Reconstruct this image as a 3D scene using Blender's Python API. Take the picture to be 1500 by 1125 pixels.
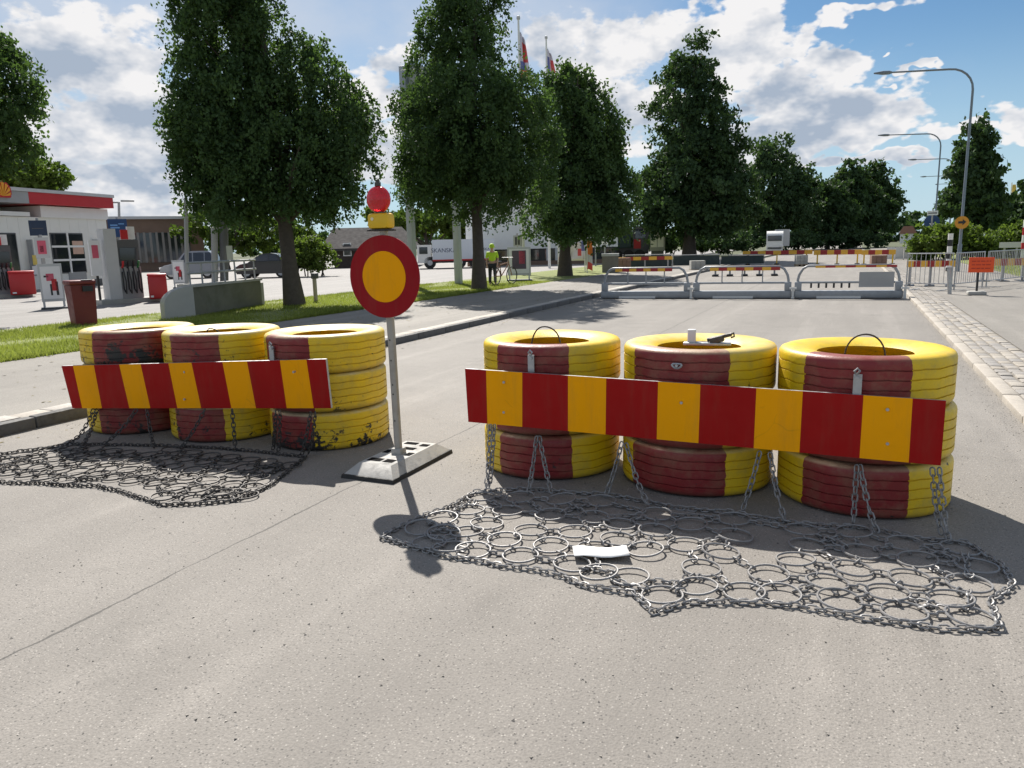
import bpy, bmesh, math, random
import numpy as np
from mathutils import Vector, Matrix
random.seed(7); rng = np.random.default_rng(11)
for o in list(bpy.data.objects): bpy.data.objects.remove(o)
scene = bpy.context.scene; col = scene.collection
R_ = math.radians

# ---------------------------------------------------------------- camera
F = 1100.0; H = 1.6; ROLL = R_(1.4); VP = (1250., 348.)     # photo is 1500 x 1125
cr, sr = math.cos(ROLL), math.sin(ROLL)
def unroll(px, py):
    x = px-750; y = 562.5-py
    return x*cr+y*sr, -x*sr+y*cr
_vx, _vy = unroll(*VP)
PITCH = math.atan(_vy/F); YAW = math.atan(_vx/math.hypot(F, _vy))
cP, sP, cY, sY = math.cos(PITCH), math.sin(PITCH), math.cos(YAW), math.sin(YAW)
cam = bpy.data.objects.new('camera', bpy.data.cameras.new('camera')); col.objects.link(cam)
cam.data.sensor_fit = 'HORIZONTAL'; cam.data.sensor_width = 36; cam.data.lens = F/1500*36
cam.data.clip_start = 0.05; cam.data.clip_end = 5000
_X = Vector((cY, sY, 0)); _f = Vector((-sY*cP, cY*cP, -sP)); _u = Vector((-sY*sP, cY*sP, cP))
_ix = cr*_X - sr*_u; _iy = sr*_X + cr*_u; _iz = -_f
cam.matrix_world = Matrix(((_ix.x, _iy.x, _iz.x, 0), (_ix.y, _iy.y, _iz.y, 0), (_ix.z, _iy.z, _iz.z, H), (0, 0, 0, 1)))
scene.camera = cam
scene.cycles.max_bounces = 6; scene.cycles.diffuse_bounces = 3; scene.cycles.glossy_bounces = 2; scene.cycles.transmission_bounces = 4
# a pixel of the photograph gives a direction; ground contact or usual size gives the distance
def ray(px, py):
    x, y = unroll(px, py)
    f = F*cP+y*sP; u = -F*sP+y*cP
    return np.array([x*cY-f*sY, x*sY+f*cY, u])
def G(px, py, z=0.0):
    r = ray(px, py); t = (z-H)/r[2]; return r*t+np.array([0, 0, H])
def D(px, py, dist):
    r = ray(px, py); t = dist/math.hypot(r[0], r[1]); return r*t+np.array([0, 0, H])
def onY(px, py, Y):
    r = ray(px, py); t = Y/r[1]; return r*t+np.array([0, 0, H])
def hd(p): return math.hypot(p[0], p[1])

# ---------------------------------------------------------------- sun, sky, exposure
SUN = Vector((-1.26, 1.62, 2.10)).normalized()
SEL = math.asin(SUN.z); SROT = math.atan2(SUN.x, SUN.y)
sl = bpy.data.lights.new('sun', 'SUN'); sl.energy = 5.0; sl.angle = R_(0.5); sl.color = (1.0, 0.95, 0.88)
so = bpy.data.objects.new('sun', sl); col.objects.link(so); so.rotation_euler = SUN.to_track_quat('Z', 'Y').to_euler()
so.location = (-20, 30, 40)
scene.view_settings.view_transform = 'Standard'; scene.view_settings.look = 'None'
scene.view_settings.gamma = 1; scene.view_settings.use_curve_mapping = False
scene.view_settings.exposure = 0.6
world = bpy.data.worlds.new('World'); scene.world = world; world.use_nodes = True
wt = world.node_tree; wt.nodes.clear()
def wn(t, **k):
    n = wt.nodes.new(t)
    for a, b in k.items(): setattr(n, a, b)
    return n
def setin(n, tree, *ins):
    for i, v in enumerate(ins):
        if v is None: continue
        if hasattr(v, 'is_linked') or hasattr(v, 'links'): tree.links.new(v, n.inputs[i])
        else: n.inputs[i].default_value = v
def wm(op, a, b=None, c=None, clamp=False):
    n = wn('ShaderNodeMath', operation=op, use_clamp=clamp); setin(n, wt, a, b, c); return n.outputs[0]
def wv(op, a, b=None):
    n = wn('ShaderNodeVectorMath', operation=op); setin(n, wt, a, b)
    return n.outputs['Value'] if op in ('LENGTH', 'DOT_PRODUCT') else n.outputs[0]
sky = wn('ShaderNodeTexSky', sky_type='NISHITA', sun_disc=False, sun_elevation=SEL, sun_rotation=SROT,
         altitude=0, air_density=1.0, dust_density=0.35, ozone_density=2.5)
dirv = wn('ShaderNodeTexCoord').outputs['Generated']
sep = wn('ShaderNodeSeparateXYZ'); wt.links.new(dirv, sep.inputs[0])
az = wm('ARCTAN2', sep.outputs[0], sep.outputs[1]); el = wm('ARCSINE', sep.outputs[2])
ae = wn('ShaderNodeCombineXYZ'); wt.links.new(az, ae.inputs[0]); wt.links.new(el, ae.inputs[1]); ae = ae.outputs[0]
def mapr(v, a, b, c=0., d=1., st='SMOOTHSTEP'):
    n = wn('ShaderNodeMapRange', interpolation_type=st); n.clamp = True
    setin(n, wt, v, a, b, c, d); return n.outputs[0]
sq = wv('MULTIPLY', dirv, (1, 1, 1.7))
def noise(scale, detail, rough, vec, off=(0, 0, 0), colr=False):
    n = wn('ShaderNodeTexNoise'); wt.links.new(wv('ADD', vec, off), n.inputs['Vector'])
    n.inputs['Scale'].default_value = scale; n.inputs['Detail'].default_value = detail; n.inputs['Roughness'].default_value = rough
    return n.outputs['Color' if colr else 0]
n1 = noise(12, 6, 0.58, sq, (3.1, 2.2, 4.0)); n2 = noise(3.0, 2, 0.5, sq, (8.3, 5.8, 10.8))
n1b = noise(12, 4, 0.58, sq, (3.1-.012, 2.2+.015, 4.0+.06))          # the same field a little nearer the sun
wc = noise(16, 3, .62, sq, (5.2, 3.6, 6.8), colr=True)
warp = wv('MULTIPLY', wv('SUBTRACT', wc, (.5, .5, .5)), (.17, .095, 0))
aw = wv('ADD', ae, warp)
# clouds seen in the photograph: pixel centre and half sizes, turned into directions; weight
def blobs(BL, vec):
    acc = None
    for (px, py, rx, ry, w) in BL:
        r = ray(px, py); r = r/np.linalg.norm(r); a0 = math.atan2(r[0], r[1]); e0 = math.asin(r[2])
        d = wv('MULTIPLY', wv('SUBTRACT', vec, (a0, e0, 0)), (F/rx, F/ry, 0))
        b = wm('MULTIPLY', wm('SUBTRACT', 1.3, wv('LENGTH', d), clamp=True), w)
        acc = b if acc is None else wm('MAXIMUM', acc, b)
    return acc
acc = blobs([(140,95,110,75,1.0),(200,175,110,60,1.0),(80,200,90,60,.9),(160,262,190,36,1.0),(190,312,190,26,.9),
      (560,130,90,60,.95),(550,225,100,60,.95),(800,55,80,45,.55),(900,70,110,65,.9),(920,160,90,60,.95),
      (1010,55,80,50,1.1),(1095,60,100,62,1.1),(1200,90,85,34,1.0),(1160,130,90,36,.95),(1240,165,110,46,1.1),(1130,205,150,38,1.0),(1270,12,80,18,.8),
      (1355,110,36,8,.8),(1335,232,55,17,1.0),(1495,180,60,34,1.05),(1390,190,70,14,.75),(1180,238,220,16,.95),(1320,74,20,9,.75)], aw)
acc2 = blobs([(250,10,480,120,.85),(700,10,330,120,.7),(100,250,330,120,.8),(960,150,260,120,.55)], ae)
r0 = ray(750, 250); r0 = r0/np.linalg.norm(r0)
outside = mapr(wv('DOT_PRODUCT', dirv, tuple(map(float, r0))), .66, .78, 1., 0.)   # beyond the frame the same half-cloudy sky goes on
acc = wm('MAXIMUM', acc, wm('MULTIPLY', outside, .38)); acc2 = wm('MAXIMUM', acc2, wm('MULTIPLY', outside, .6))
f = wm('ADD', wm('MULTIPLY', wm('SUBTRACT', n1, 0.5), 1.6), wm('MULTIPLY', wm('SUBTRACT', n2, 0.5), 0.5))
f = wm('ADD', f, wm('SUBTRACT', wm('MULTIPLY', acc, .78), 0.40))
def wmix(fac, a, b):
    n = wn('ShaderNodeMix', data_type='RGBA'); wt.links.new(fac, n.inputs[0])
    for v, s in ((a, n.inputs[6]), (b, n.inputs[7])):
        if isinstance(v, tuple): s.default_value = v
        else: wt.links.new(v, s)
    return n.outputs[2]
dens = mapr(f, -0.03, 0.14)
lit = wm('MULTIPLY', wm('SUBTRACT', n1b, n1), 3.0)                      # > 0 away from the sun
thick = mapr(wm('ADD', wm('ADD', f, lit), wm('MULTIPLY', wm('SUBTRACT', n2, .5), .7)), 0.06, 0.80, st='LINEAR')
veil = mapr(wm('ADD', wm('MULTIPLY', acc2, .75), wm('ADD', wm('MULTIPLY', wm('SUBTRACT', n2, .5), 1.1), wm('MULTIPLY', wm('SUBTRACT', n1, .5), .5))), 0.0, 0.85, 0.0, 0.72)
ccol = wmix(thick, (9.8, 9.7, 9.75, 1), (4.3, 5.1, 6.3, 1))
haze_f = mapr(el, 0.0, 0.26, 0.8, 0.0)
skyc = wmix(haze_f, wv('MULTIPLY', sky.outputs[0], (.66, .86, .96)), (5.9, 7.8, 9.2, 1))
skyt = wmix(veil, skyc, (7.2, 7.6, 8.3, 1))
bg = wn('ShaderNodeBackground'); bg.inputs[1].default_value = 0.061
wt.links.new(wmix(dens, skyt, ccol), bg.inputs[0])
world.cycles.sampling_method = 'MANUAL'; world.cycles.sample_map_resolution = 512
wo = wn('ShaderNodeOutputWorld'); wt.links.new(bg.outputs[0], wo.inputs[0])

# ---------------------------------------------------------------- materials
def mixc(t, fac, a, b, blend='MIX'):
    n = t.nodes.new('ShaderNodeMix'); n.data_type = 'RGBA'; n.blend_type = blend
    for v, s in ((fac, n.inputs[0]), (a, n.inputs[6]), (b, n.inputs[7])):
        if isinstance(v, (tuple, float, int)): s.default_value = (*v, 1) if isinstance(v, tuple) and len(v) == 3 else v
        else: t.links.new(v, s)
    return n.outputs[2]
def nz(t, vec, scale, detail=4, rough=.55):
    n = t.nodes.new('ShaderNodeTexNoise'); t.links.new(vec, n.inputs['Vector'])
    n.inputs['Scale'].default_value = scale; n.inputs['Detail'].default_value = detail; n.inputs['Roughness'].default_value = rough
    return n.outputs[0]
def mr(t, v, a, b, c=0., d=1., st='LINEAR'):
    n = t.nodes.new('ShaderNodeMapRange'); n.interpolation_type = st
    setin(n, t, v, a, b, c, d); return n.outputs[0]
def mth(t, op, a, b=None, c=None):
    n = t.nodes.new('ShaderNodeMath'); n.operation = op; setin(n, t, a, b, c); return n.outputs[0]
def base_mat(name):
    m = bpy.data.materials.new(name); m.use_nodes = True; t = m.node_tree
    p = t.nodes['Principled BSDF']; tc = t.nodes.new('ShaderNodeTexCoord')
    return m, t, p, tc.outputs['Object']
def bump(t, p, h, strength, dist=.01):
    b = t.nodes.new('ShaderNodeBump'); b.inputs['Strength'].default_value = strength; b.inputs['Distance'].default_value = dist
    t.links.new(h, b.inputs['Height']); t.links.new(b.outputs[0], p.inputs['Normal'])
MATS = {}
def M(name, c=(.5,.5,.5), rough=.6, var=.2, scale=6., bmp=0., metal=0., dirt=0., dirtc=(.06,.05,.04), spec=.5):
    if name in MATS: return MATS[name]
    m, t, p, v = base_mat(name)
    n = nz(t, v, scale, 6)
    out = mixc(t, n, tuple(max(0, x*(1-var)) for x in c), tuple(min(1, x*(1+var)) for x in c))
    if dirt:
        n2 = nz(t, v, scale*.6, 8, .7)
        out = mixc(t, mr(t, n2, .52, .72, 0, dirt), out, dirtc)
    t.links.new(out, p.inputs['Base Color'])
    r = nz(t, v, scale*2.3, 3); t.links.new(mr(t, r, .3, .7, max(.02, rough-.12), min(1, rough+.12)), p.inputs['Roughness'])
    p.inputs['Metallic'].default_value = metal; p.inputs['Specular IOR Level'].default_value = spec
    if bmp: bump(t, p, nz(t, v, scale*12, 5, .65), bmp, .006)
    MATS[name] = m; return m

def asphalt(name, c0, c1, seam=None, speck=.36, stain=.4):
    m, t, p, v = base_mat(name)
    big = nz(t, v, .35, 5, .6); mid = nz(t, v, 3.0, 6, .65); fine = nz(t, v, 90, 3, .6)
    c = mixc(t, mr(t, big, .35, .65), c0, c1)
    c = mixc(t, mr(t, mid, .35, .7, 0, .3), c, tuple(x*.72 for x in c0))
    c = mixc(t, mr(t, fine, .38, .62, 0, .5), c, tuple(x*.58 for x in c0))
    mp = t.nodes.new('ShaderNodeMapping'); mp.inputs['Scale'].default_value = (1.6, .10, 1); t.links.new(v, mp.inputs[0])
    stk = nz(t, mp.outputs[0], 1.0, 6, .62); c = mixc(t, mr(t, stk, .42, .72, 0, .42), c, tuple(x*.62 for x in c0)); c = mixc(t, mr(t, stk, .45, .25, 0, .35), c, tuple(x*1.28 for x in c1))
    spot = nz(t, v, 4.2, 3, .5); c = mixc(t, mr(t, spot, .70, .78, 0, .45), c, tuple(x*.45 for x in c0))
    vo = t.nodes.new('ShaderNodeTexVoronoi'); vo.inputs['Scale'].default_value = 105; t.links.new(v, vo.inputs['Vector'])
    sepc = t.nodes.new('ShaderNodeSeparateColor'); t.links.new(vo.outputs['Color'], sepc.inputs[0])
    li = mth(t, 'MULTIPLY', mr(t, sepc.outputs[0], .80, .9), mr(t, vo.outputs['Distance'], .45, .25))
    c = mixc(t, mth(t, 'MULTIPLY', li, speck), c, (.62, .58, .52))
    dk = mth(t, 'MULTIPLY', mr(t, sepc.outputs[1], .84, .92), mr(t, vo.outputs['Distance'], .5, .3))
    c = mixc(t, mth(t, 'MULTIPLY', dk, .65), c, (.05, .048, .045))
    st = nz(t, v, .9, 7, .7); c = mixc(t, mr(t, st, .56, .74, 0, stain), c, tuple(x*.45 for x in c0))
    sx = t.nodes.new('ShaderNodeSeparateXYZ'); t.links.new(v, sx.inputs[0])
    h = fine
    if seam is not None:
        wob = mth(t, 'MULTIPLY', mth(t, 'SUBTRACT', nz(t, v, 1.3, 6, .7), .5), .10)
        dd = mth(t, 'ABSOLUTE', mth(t, 'ADD', mth(t, 'SUBTRACT', sx.outputs[0], seam), wob))
        w = mr(t, nz(t, v, 2.1, 4), .3, .7, .0025, .009)
        k = mth(t, 'LESS_THAN', dd, w)
        c = mixc(t, mth(t, 'MULTIPLY', k, .75), c, (.045, .043, .04))
        k2 = mr(t, dd, .0, .10, .12, 0.)
        c = mixc(t, k2, c, tuple(x*.6 for x in c0))
        h = mth(t, 'SUBTRACT', fine, mth(t, 'MULTIPLY', k, 2.))
    t.links.new(c, p.inputs['Base Color'])
    p.inputs['Roughness'].default_value = .78; p.inputs['Specular IOR Level'].default_value = .35
    h = mth(t, 'ADD', h, mth(t, 'MULTIPLY', mr(t, vo.outputs['Distance'], 0., .6, 1., 0.), .5))
    bump(t, p, h, .38, .005)
    return m

# ---------------------------------------------------------------- mesh builder
def origin_of(o):
    p = Vector((0, 0, 0))
    while o is not None: p += o.location; o = o.parent
    return p
class MB:
    def __init__(s): s.v = []; s.f = []; s.m = []; s.sm = []
    def add(s, vs, fs, mi=0, smooth=False):
        b = len(s.v); s.v += [tuple(map(float, q)) for q in vs]
        for q in fs: s.f.append(tuple(i+b for i in q)); s.m.append(mi); s.sm.append(smooth)
        return s
    def box(s, c, d, mi=0, rz=0., rx=0., ry=0., bev=0.):
        hx, hy, hz = d[0]/2, d[1]/2, d[2]/2
        if bev > 0:
            bm = bmesh.new(); bmesh.ops.create_cube(bm, size=1)
            for q in bm.verts: q.co = Vector((q.co.x*d[0], q.co.y*d[1], q.co.z*d[2]))
            bmesh.ops.bevel(bm, geom=bm.edges[:], offset=min(bev, min(d)*.45), segments=2, profile=.5, affect='EDGES')
            bm.verts.index_update(); vs = [q.co.copy() for q in bm.verts]; fs = [[q.index for q in ff.verts] for ff in bm.faces]; bm.free()
        else:
            vs = [Vector((x, y, z)) for x in (-hx, hx) for y in (-hy, hy) for z in (-hz, hz)]
            fs = [(0,1,3,2),(4,6,7,5),(0,4,5,1),(2,3,7,6),(0,2,6,4),(1,5,7,3)]
        m = Matrix.Rotation(rz, 3, 'Z') @ Matrix.Rotation(rx, 3, 'X') @ Matrix.Rotation(ry, 3, 'Y')
        c = Vector(c); return s.add([m @ q + c for q in vs], fs, mi)
    def tube(s, pts, r, n=8, mi=0, closed=False, cap=True):
        P = [Vector(map(float, p)) for p in pts]; k = len(P)
        rs = r if isinstance(r, (list, tuple)) else [r]*k
        vs = []; prev = None
        for i in range(k):
            if closed: t = P[(i+1) % k]-P[i-1]
            else: t = P[min(i+1, k-1)]-P[max(i-1, 0)]
            if t.length < 1e-9: t = Vector((0, 0, 1))
            t.normalize()
            if prev is None:
                a = Vector((0, 0, 1)) if abs(t.z) < .9 else Vector((1, 0, 0)); u = t.cross(a).normalized()
            else: u = (prev - t*prev.dot(t)).normalized()
            prev = u; w = t.cross(u)
            for j in range(n):
                a = 2*math.pi*j/n; vs.append(P[i]+(u*math.cos(a)+w*math.sin(a))*rs[i])
        fs = []
        for i in range(k if closed else k-1):
            a = i*n; b = ((i+1) % k)*n
            for j in range(n): fs.append((a+j, a+(j+1) % n, b+(j+1) % n, b+j))
        s.add(vs, fs, mi, True)
        if cap and not closed: s.add([vs[j] for j in range(n)], [tuple(range(n))[::-1]], mi); s.add(vs[-n:], [tuple(range(n))], mi)
        return s
    def cyl(s, p0, p1, r0, r1=None, n=12, mi=0): return s.tube([p0, p1], [r0, r0 if r1 is None else r1], n, mi)
    def lathe(s, prof, n=32, mi=0, c=(0,0,0), closed=False, wob=None):
        vs = []; k = len(prof)
        for i in range(n):
            a = 2*math.pi*i/n
            for j, (r, z) in enumerate(prof):
                zz = z + (wob(i, j) if wob else 0)
                vs.append((c[0]+r*math.cos(a), c[1]+r*math.sin(a), c[2]+zz))
        fs = []
        for i in range(n):
            a = i*k; b = ((i+1) % n)*k
            for j in range(k if closed else k-1): fs.append((a+j, b+j, b+(j+1) % k, a+(j+1) % k))
        return s.add(vs, fs, mi, True)
    def prism(s, poly, fn, d0, d1, mi=0):
        n = len(poly); vs = [fn(a, b, d0) for a, b in poly]+[fn(a, b, d1) for a, b in poly]
        fs = [tuple(range(n))[::-1], tuple(range(n, 2*n))]+[(i, (i+1) % n, n+(i+1) % n, n+i) for i in range(n)]
        return s.add(vs, fs, mi)
    def mesh(s, name, off=Vector((0,0,0)), mats=()):
        me = bpy.data.meshes.new(name)
        me.from_pydata([(q[0]-off.x, q[1]-off.y, q[2]-off.z) for q in s.v], [], s.f)
        for m in mats: me.materials.append(m)
        me.polygons.foreach_set('material_index', s.m); me.polygons.foreach_set('use_smooth', s.sm)
        bm = bmesh.new(); bm.from_mesh(me); bmesh.ops.recalc_face_normals(bm, faces=bm.faces[:]); bm.to_mesh(me); bm.free()
        me.set_sharp_from_angle(angle=R_(38)); me.update(); return me
    def build(s, name, mats, parent=None, base=None, label=None, cat=None, group=None, kind=None):
        if not isinstance(mats, (list, tuple)): mats = [mats]
        if parent is not None: off = origin_of(parent)
        elif base is not None: off = Vector(base)
        else:
            a = np.array(s.v); off = Vector(((a[:,0].min()+a[:,0].max())/2, (a[:,1].min()+a[:,1].max())/2, a[:,2].min()))
        o = bpy.data.objects.new(name, s.mesh(name, off, mats)); col.objects.link(o)
        if parent is not None: o.parent = parent
        else: o.location = off
        return tag(o, label, cat, group, kind)
def tag(o, label=None, cat=None, group=None, kind=None):
    for k, v in (('label', label), ('category', cat), ('group', group), ('kind', kind)):
        if v: o[k] = v
    return o
def root(name, loc, label, cat, group=None):
    o = bpy.data.objects.new(name, None); o.empty_display_size = .2; col.objects.link(o); o.location = Vector(tuple(map(float, loc)))
    return tag(o, label, cat, group)
def copy_tree(o, parent=None):
    c = o.copy(); col.objects.link(c)
    if parent is not None: c.parent = parent
    for ch in list(o.children): copy_tree(ch, c)
    return c
def text_mesh(name, s, size, mat, parent, pl=None, u=0, z=0, d=.0, align='CENTER', shear=0., label=None):
    cu = bpy.data.curves.new(name, 'FONT'); cu.body = s; cu.size = size; cu.align_x = align; cu.align_y = 'CENTER'; cu.extrude = .004; cu.shear = shear
    ob = bpy.data.objects.new(name+'_tmp', cu); col.objects.link(ob)
    dg = bpy.context.evaluated_depsgraph_get(); me = bpy.data.meshes.new_from_object(ob.evaluated_get(dg))
    bpy.data.objects.remove(ob); me.name = name; off = origin_of(parent)
    for q in me.vertices: q.co = Vector(pl.pt(u+q.co.x, d+q.co.z, z+q.co.y))-off
    me.materials.clear(); me.materials.append(mat); o = bpy.data.objects.new(name, me); col.objects.link(o); o.parent = parent
    return o
class Plane:                                   # upright plane from ground point a to b (left to right as seen by the camera)
    def __init__(s, a, b):
        s.a = np.array([a[0], a[1]], float); d = np.array([b[0], b[1]], float)-s.a; s.L = np.linalg.norm(d); s.d = d/s.L
        s.n = np.array([s.d[1], -s.d[0]])
        if np.dot(s.n, -s.a) < 0: s.n = -s.n
        s.ang = math.atan2(s.d[1], s.d[0])
    def uz(s, px, py):
        r = ray(px, py); t = np.dot(s.a, s.n)/np.dot(r[:2], s.n); q = r*t
        return float(np.dot(q[:2]-s.a, s.d)), float(q[2]+H)
    def pt(s, u, d, z):
        q = s.a+s.d*u+s.n*d; return (q[0], q[1], z)
    def box(s, mb, u0, u1, d0, d1, z0, z1, mi=0):
        q = s.a+s.d*(u0+u1)/2+s.n*(d0+d1)/2
        return mb.box((q[0], q[1], (z0+z1)/2), (abs(u1-u0), abs(d1-d0), abs(z1-z0)), mi, rz=s.ang)
    def pbox(s, mb, p0, p1, d0, d1, mi=0):     # from two opposite pixel corners
        a, b = s.uz(*p0), s.uz(*p1)
        return s.box(mb, min(a[0], b[0]), max(a[0], b[0]), d0, d1, min(a[1], b[1]), max(a[1], b[1]), mi)
def face_plane(px0, px1, py, dist, turn=0.):   # plane facing the camera at a distance, spanning two pixel columns
    a = D((px0+px1)/2, py, dist)[:2]; t = a/np.linalg.norm(a); s = np.array([t[1], -t[0]]); c, w = math.cos(turn), math.sin(turn)
    s = np.array([s[0]*c-s[1]*w, s[0]*w+s[1]*c]); h = abs(px1-px0)/2*dist/F
    p = Plane(a-s*h, a+s*h); q0 = p.uz(px0, py)[0]; q1 = p.uz(px1, py)[0]
    A = p.a+p.d*q0; B = p.a+p.d*q1
    return Plane(A, B)

# ---------------------------------------------------------------- setting: ground, road, kerbs, pavements
asph = asphalt('asphalt_worn', (.248, .228, .203), (.303, .279, .249), seam=-3.06)
asph2 = asphalt('asphalt_pavement', (.25, .231, .203), (.302, .28, .247), stain=.2)
asph3 = asphalt('asphalt_forecourt', (.27, .255, .238), (.325, .307, .288), stain=.25)
granite = M('granite', (.40, .37, .33), .75, .25, 14, .4, dirt=.35)
granite_w = M('granite_warm', (.40, .36, .305), .75, .22, 12, .4, dirt=.3)
joint = M('joint_sand', (.20, .178, .148), .9, .3, 25, .4)
soil = M('soil_green', (.075, .085, .035), .95, .3, 1.5, .3)
def grass_ground():
    m, t, p, v = base_mat('grass_ground')
    a = nz(t, v, .8, 6, .65); b = nz(t, v, 25, 4, .6)
    c = mixc(t, mr(t, a, .35, .65), (.19, .225, .05), (.29, .31, .08))
    c = mixc(t, mr(t, b, .35, .65, 0, .7), c, (.075, .10, .022))
    c = mixc(t, mr(t, nz(t, v, 1.7, 5, .7), .6, .75, 0, .6), c, (.20, .17, .08))
    t.links.new(c, p.inputs['Base Color']); p.inputs['Roughness'].default_value = .9; bump(t, p, b, .8, .03); return m
grassm = grass_ground()
def sheet(name, x0, x1, y0, y1, z, mat, kind='structure'):
    mb = MB(); mb.add([(x0, y0, z), (x1, y0, z), (x1, y1, z), (x0, y1, z)], [(0, 1, 2, 3)])
    return mb.build(name, mat, base=(0, 0, 0), kind=kind)
def slab(name, x0, x1, y0, y1, z0, z1, mat):
    mb = MB(); mb.box(((x0+x1)/2, (y0+y1)/2, (z0+z1)/2), (x1-x0, y1-y0, z1-z0)); return mb.build(name, mat, base=(0, 0, 0), kind='structure')
XL, XR = -7.0, 1.40
sheet('ground', -1500, 1500, -1500, 1500, -.02, soil)
sheet('road', XL-.05, XR+.05, -30, 420, 0, asph)
slab('pavement', -11.35, XL-.372, -30, 200, -.05, .10, asph2)
slab('pavement', XR+.745, 5.6, -30, 120, -.05, .062, asph2)
slab('grass_verge', -16.4, -11.36, -30, 80, -.05, .105, grassm)
slab('forecourt', -110, -16.41, -40, 140, -.05, .085, asph3)
slab('grass_verge', 5.61, 60, -30, 120, -.05, .09, grassm)
# left kerb, one object per stone
kr = tag(bpy.data.objects.new('kerb', None), kind='structure'); col.objects.link(kr)
mb = MB(); mb.box((0, 0, .02), (.12, .985, .18), bev=.012); kme = mb.mesh('kerb_stone', Vector((0,0,0)), [M('granite_shaded', (.12, .115, .11), .8, .3, 14, .4, dirt=.6, dirtc=(.04, .037, .033))])  # granite colour darkened to deepen the shade on the road-side face
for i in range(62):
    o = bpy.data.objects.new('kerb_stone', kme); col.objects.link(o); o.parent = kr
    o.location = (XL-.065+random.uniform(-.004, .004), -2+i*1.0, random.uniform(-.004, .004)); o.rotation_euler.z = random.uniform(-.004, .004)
er = tag(bpy.data.objects.new('edging', None), kind='structure'); col.objects.link(er)
ems = []
for k in range(3): mb = MB(); mb.box((0, 0, .05), (.235, .318, .124), bev=.012); ems.append(mb.mesh('edging_stone', Vector((0,0,0)), [[granite_w, granite, M('granite_pale', (.55, .50, .42), .8, .2, 13, .4, dirt=.3)][k]]))
for i in range(120):
    o = bpy.data.objects.new('edging_stone', random.choice(ems)); col.objects.link(o); o.parent = er
    o.location = (XL-.248+random.uniform(-.005, .005), 2+i*.326, random.uniform(-.006, .004)); o.rotation_euler.z = random.uniform(-.012, .012)
slab('kerb_footing', XL-.16, XL-.02, -30, 120, -.3, -.06, joint)
# right kerb stones and four rows of setts
kr = tag(bpy.data.objects.new('kerb', None), kind='structure'); col.objects.link(kr)
mb = MB(); mb.box((0, 0, -.02), (.14, .99, .17), bev=.012); kme = mb.mesh('kerb_stone', Vector((0,0,0)), [granite_w])
for i in range(50):
    o = bpy.data.objects.new('kerb_stone', kme); col.objects.link(o); o.parent = kr
    o.location = (XR+.075+random.uniform(-.004, .004), 1+i*1.0, random.uniform(-.004, .004)); o.rotation_euler.z = random.uniform(-.005, .005)
ss = slab('sett_strip', XR+.151, XR+.742, -5, 60, -.05, .048, joint)
setms = []
for k in range(5):
    mb = MB(); mb.box((0, 0, 0), (.132-.006*(k % 2), .19+.008*k, .1), bev=.018)
    tint = [(.33,.30,.26), (.30,.278,.25), (.37,.335,.285), (.33,.295,.245), (.28,.262,.24)][k]
    setms.append(mb.mesh('sett', Vector((0,0,0)), [M('sett_stone_%d' % k, tint, .8, .25, 15, .5, dirt=.3)]))
far = MB(); cnt = 0
for r in range(4):
    y = 5.2+random.random()*.1
    while y < 52:
        L = .215+random.uniform(-.012, .02); x = XR+.225+r*.147+random.uniform(-.006, .006); z = .012+random.uniform(-.006, .006)
        if y < 20.2 and cnt < 298:
            o = bpy.data.objects.new('sett', random.choice(setms)); col.objects.link(o); o.parent = ss
            o.location = (x, y, z); o.rotation_euler = (random.uniform(-.03, .03), random.uniform(-.03, .03), random.uniform(-.05, .05)); cnt += 1
        else: far.box((x, y, z), (.13, L-.02, .1), random.randrange(2))
        y += L
o = far.build('setts', [M('sett_stone_0'), M('sett_stone_1')], ss, kind='stuff')
# grass blades on the verge
def grass(name, pts, h, mat, label):
    n = len(pts); a = rng.uniform(0, 2*np.pi, n); hh = h*rng.uniform(.5, 1.3, n); w = .006+.004*rng.random(n)
    dx, dy = np.cos(a), np.sin(a); lean = rng.normal(0, .35, (n, 2))*hh[:, None]
    V = np.zeros((n, 3, 3)); V[:, 0, 0] = pts[:, 0]-dx*w; V[:, 0, 1] = pts[:, 1]-dy*w; V[:, 1, 0] = pts[:, 0]+dx*w; V[:, 1, 1] = pts[:, 1]+dy*w
    V[:, :2, 2] = pts[:, 2:3]; V[:, 2, 0] = pts[:, 0]+lean[:, 0]; V[:, 2, 1] = pts[:, 1]+lean[:, 1]; V[:, 2, 2] = pts[:, 2]+hh
    tn = np.clip(.5+.25*np.sin(pts[:, 0]*1.7+np.sin(pts[:, 1]*.7)*2)+.2*np.sin(pts[:, 1]*1.1)+rng.normal(0, .22, n), 0, 1)
    me = fast_mesh(name, V.reshape(-1, 3), 3, mat, np.repeat(tn, 3))
    o = bpy.data.objects.new(name, me); col.objects.link(o); return tag(o, label, 'grass', kind='stuff')
def fast_mesh(name, V, k, mat, tone):
    n = len(V)//k; me = bpy.data.meshes.new(name); me.vertices.add(n*k); me.loops.add(n*k); me.polygons.add(n)
    me.vertices.foreach_set('co', V.astype(np.float32).ravel()); me.loops.foreach_set('vertex_index', np.arange(n*k, dtype=np.int32))
    me.polygons.foreach_set('loop_start', np.arange(0, n*k, k, dtype=np.int32))
    at = me.attributes.new('tone', 'FLOAT', 'POINT'); at.data.foreach_set('value', tone.astype(np.float32))
    me.materials.append(mat); me.update(calc_edges=True); return me
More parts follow.
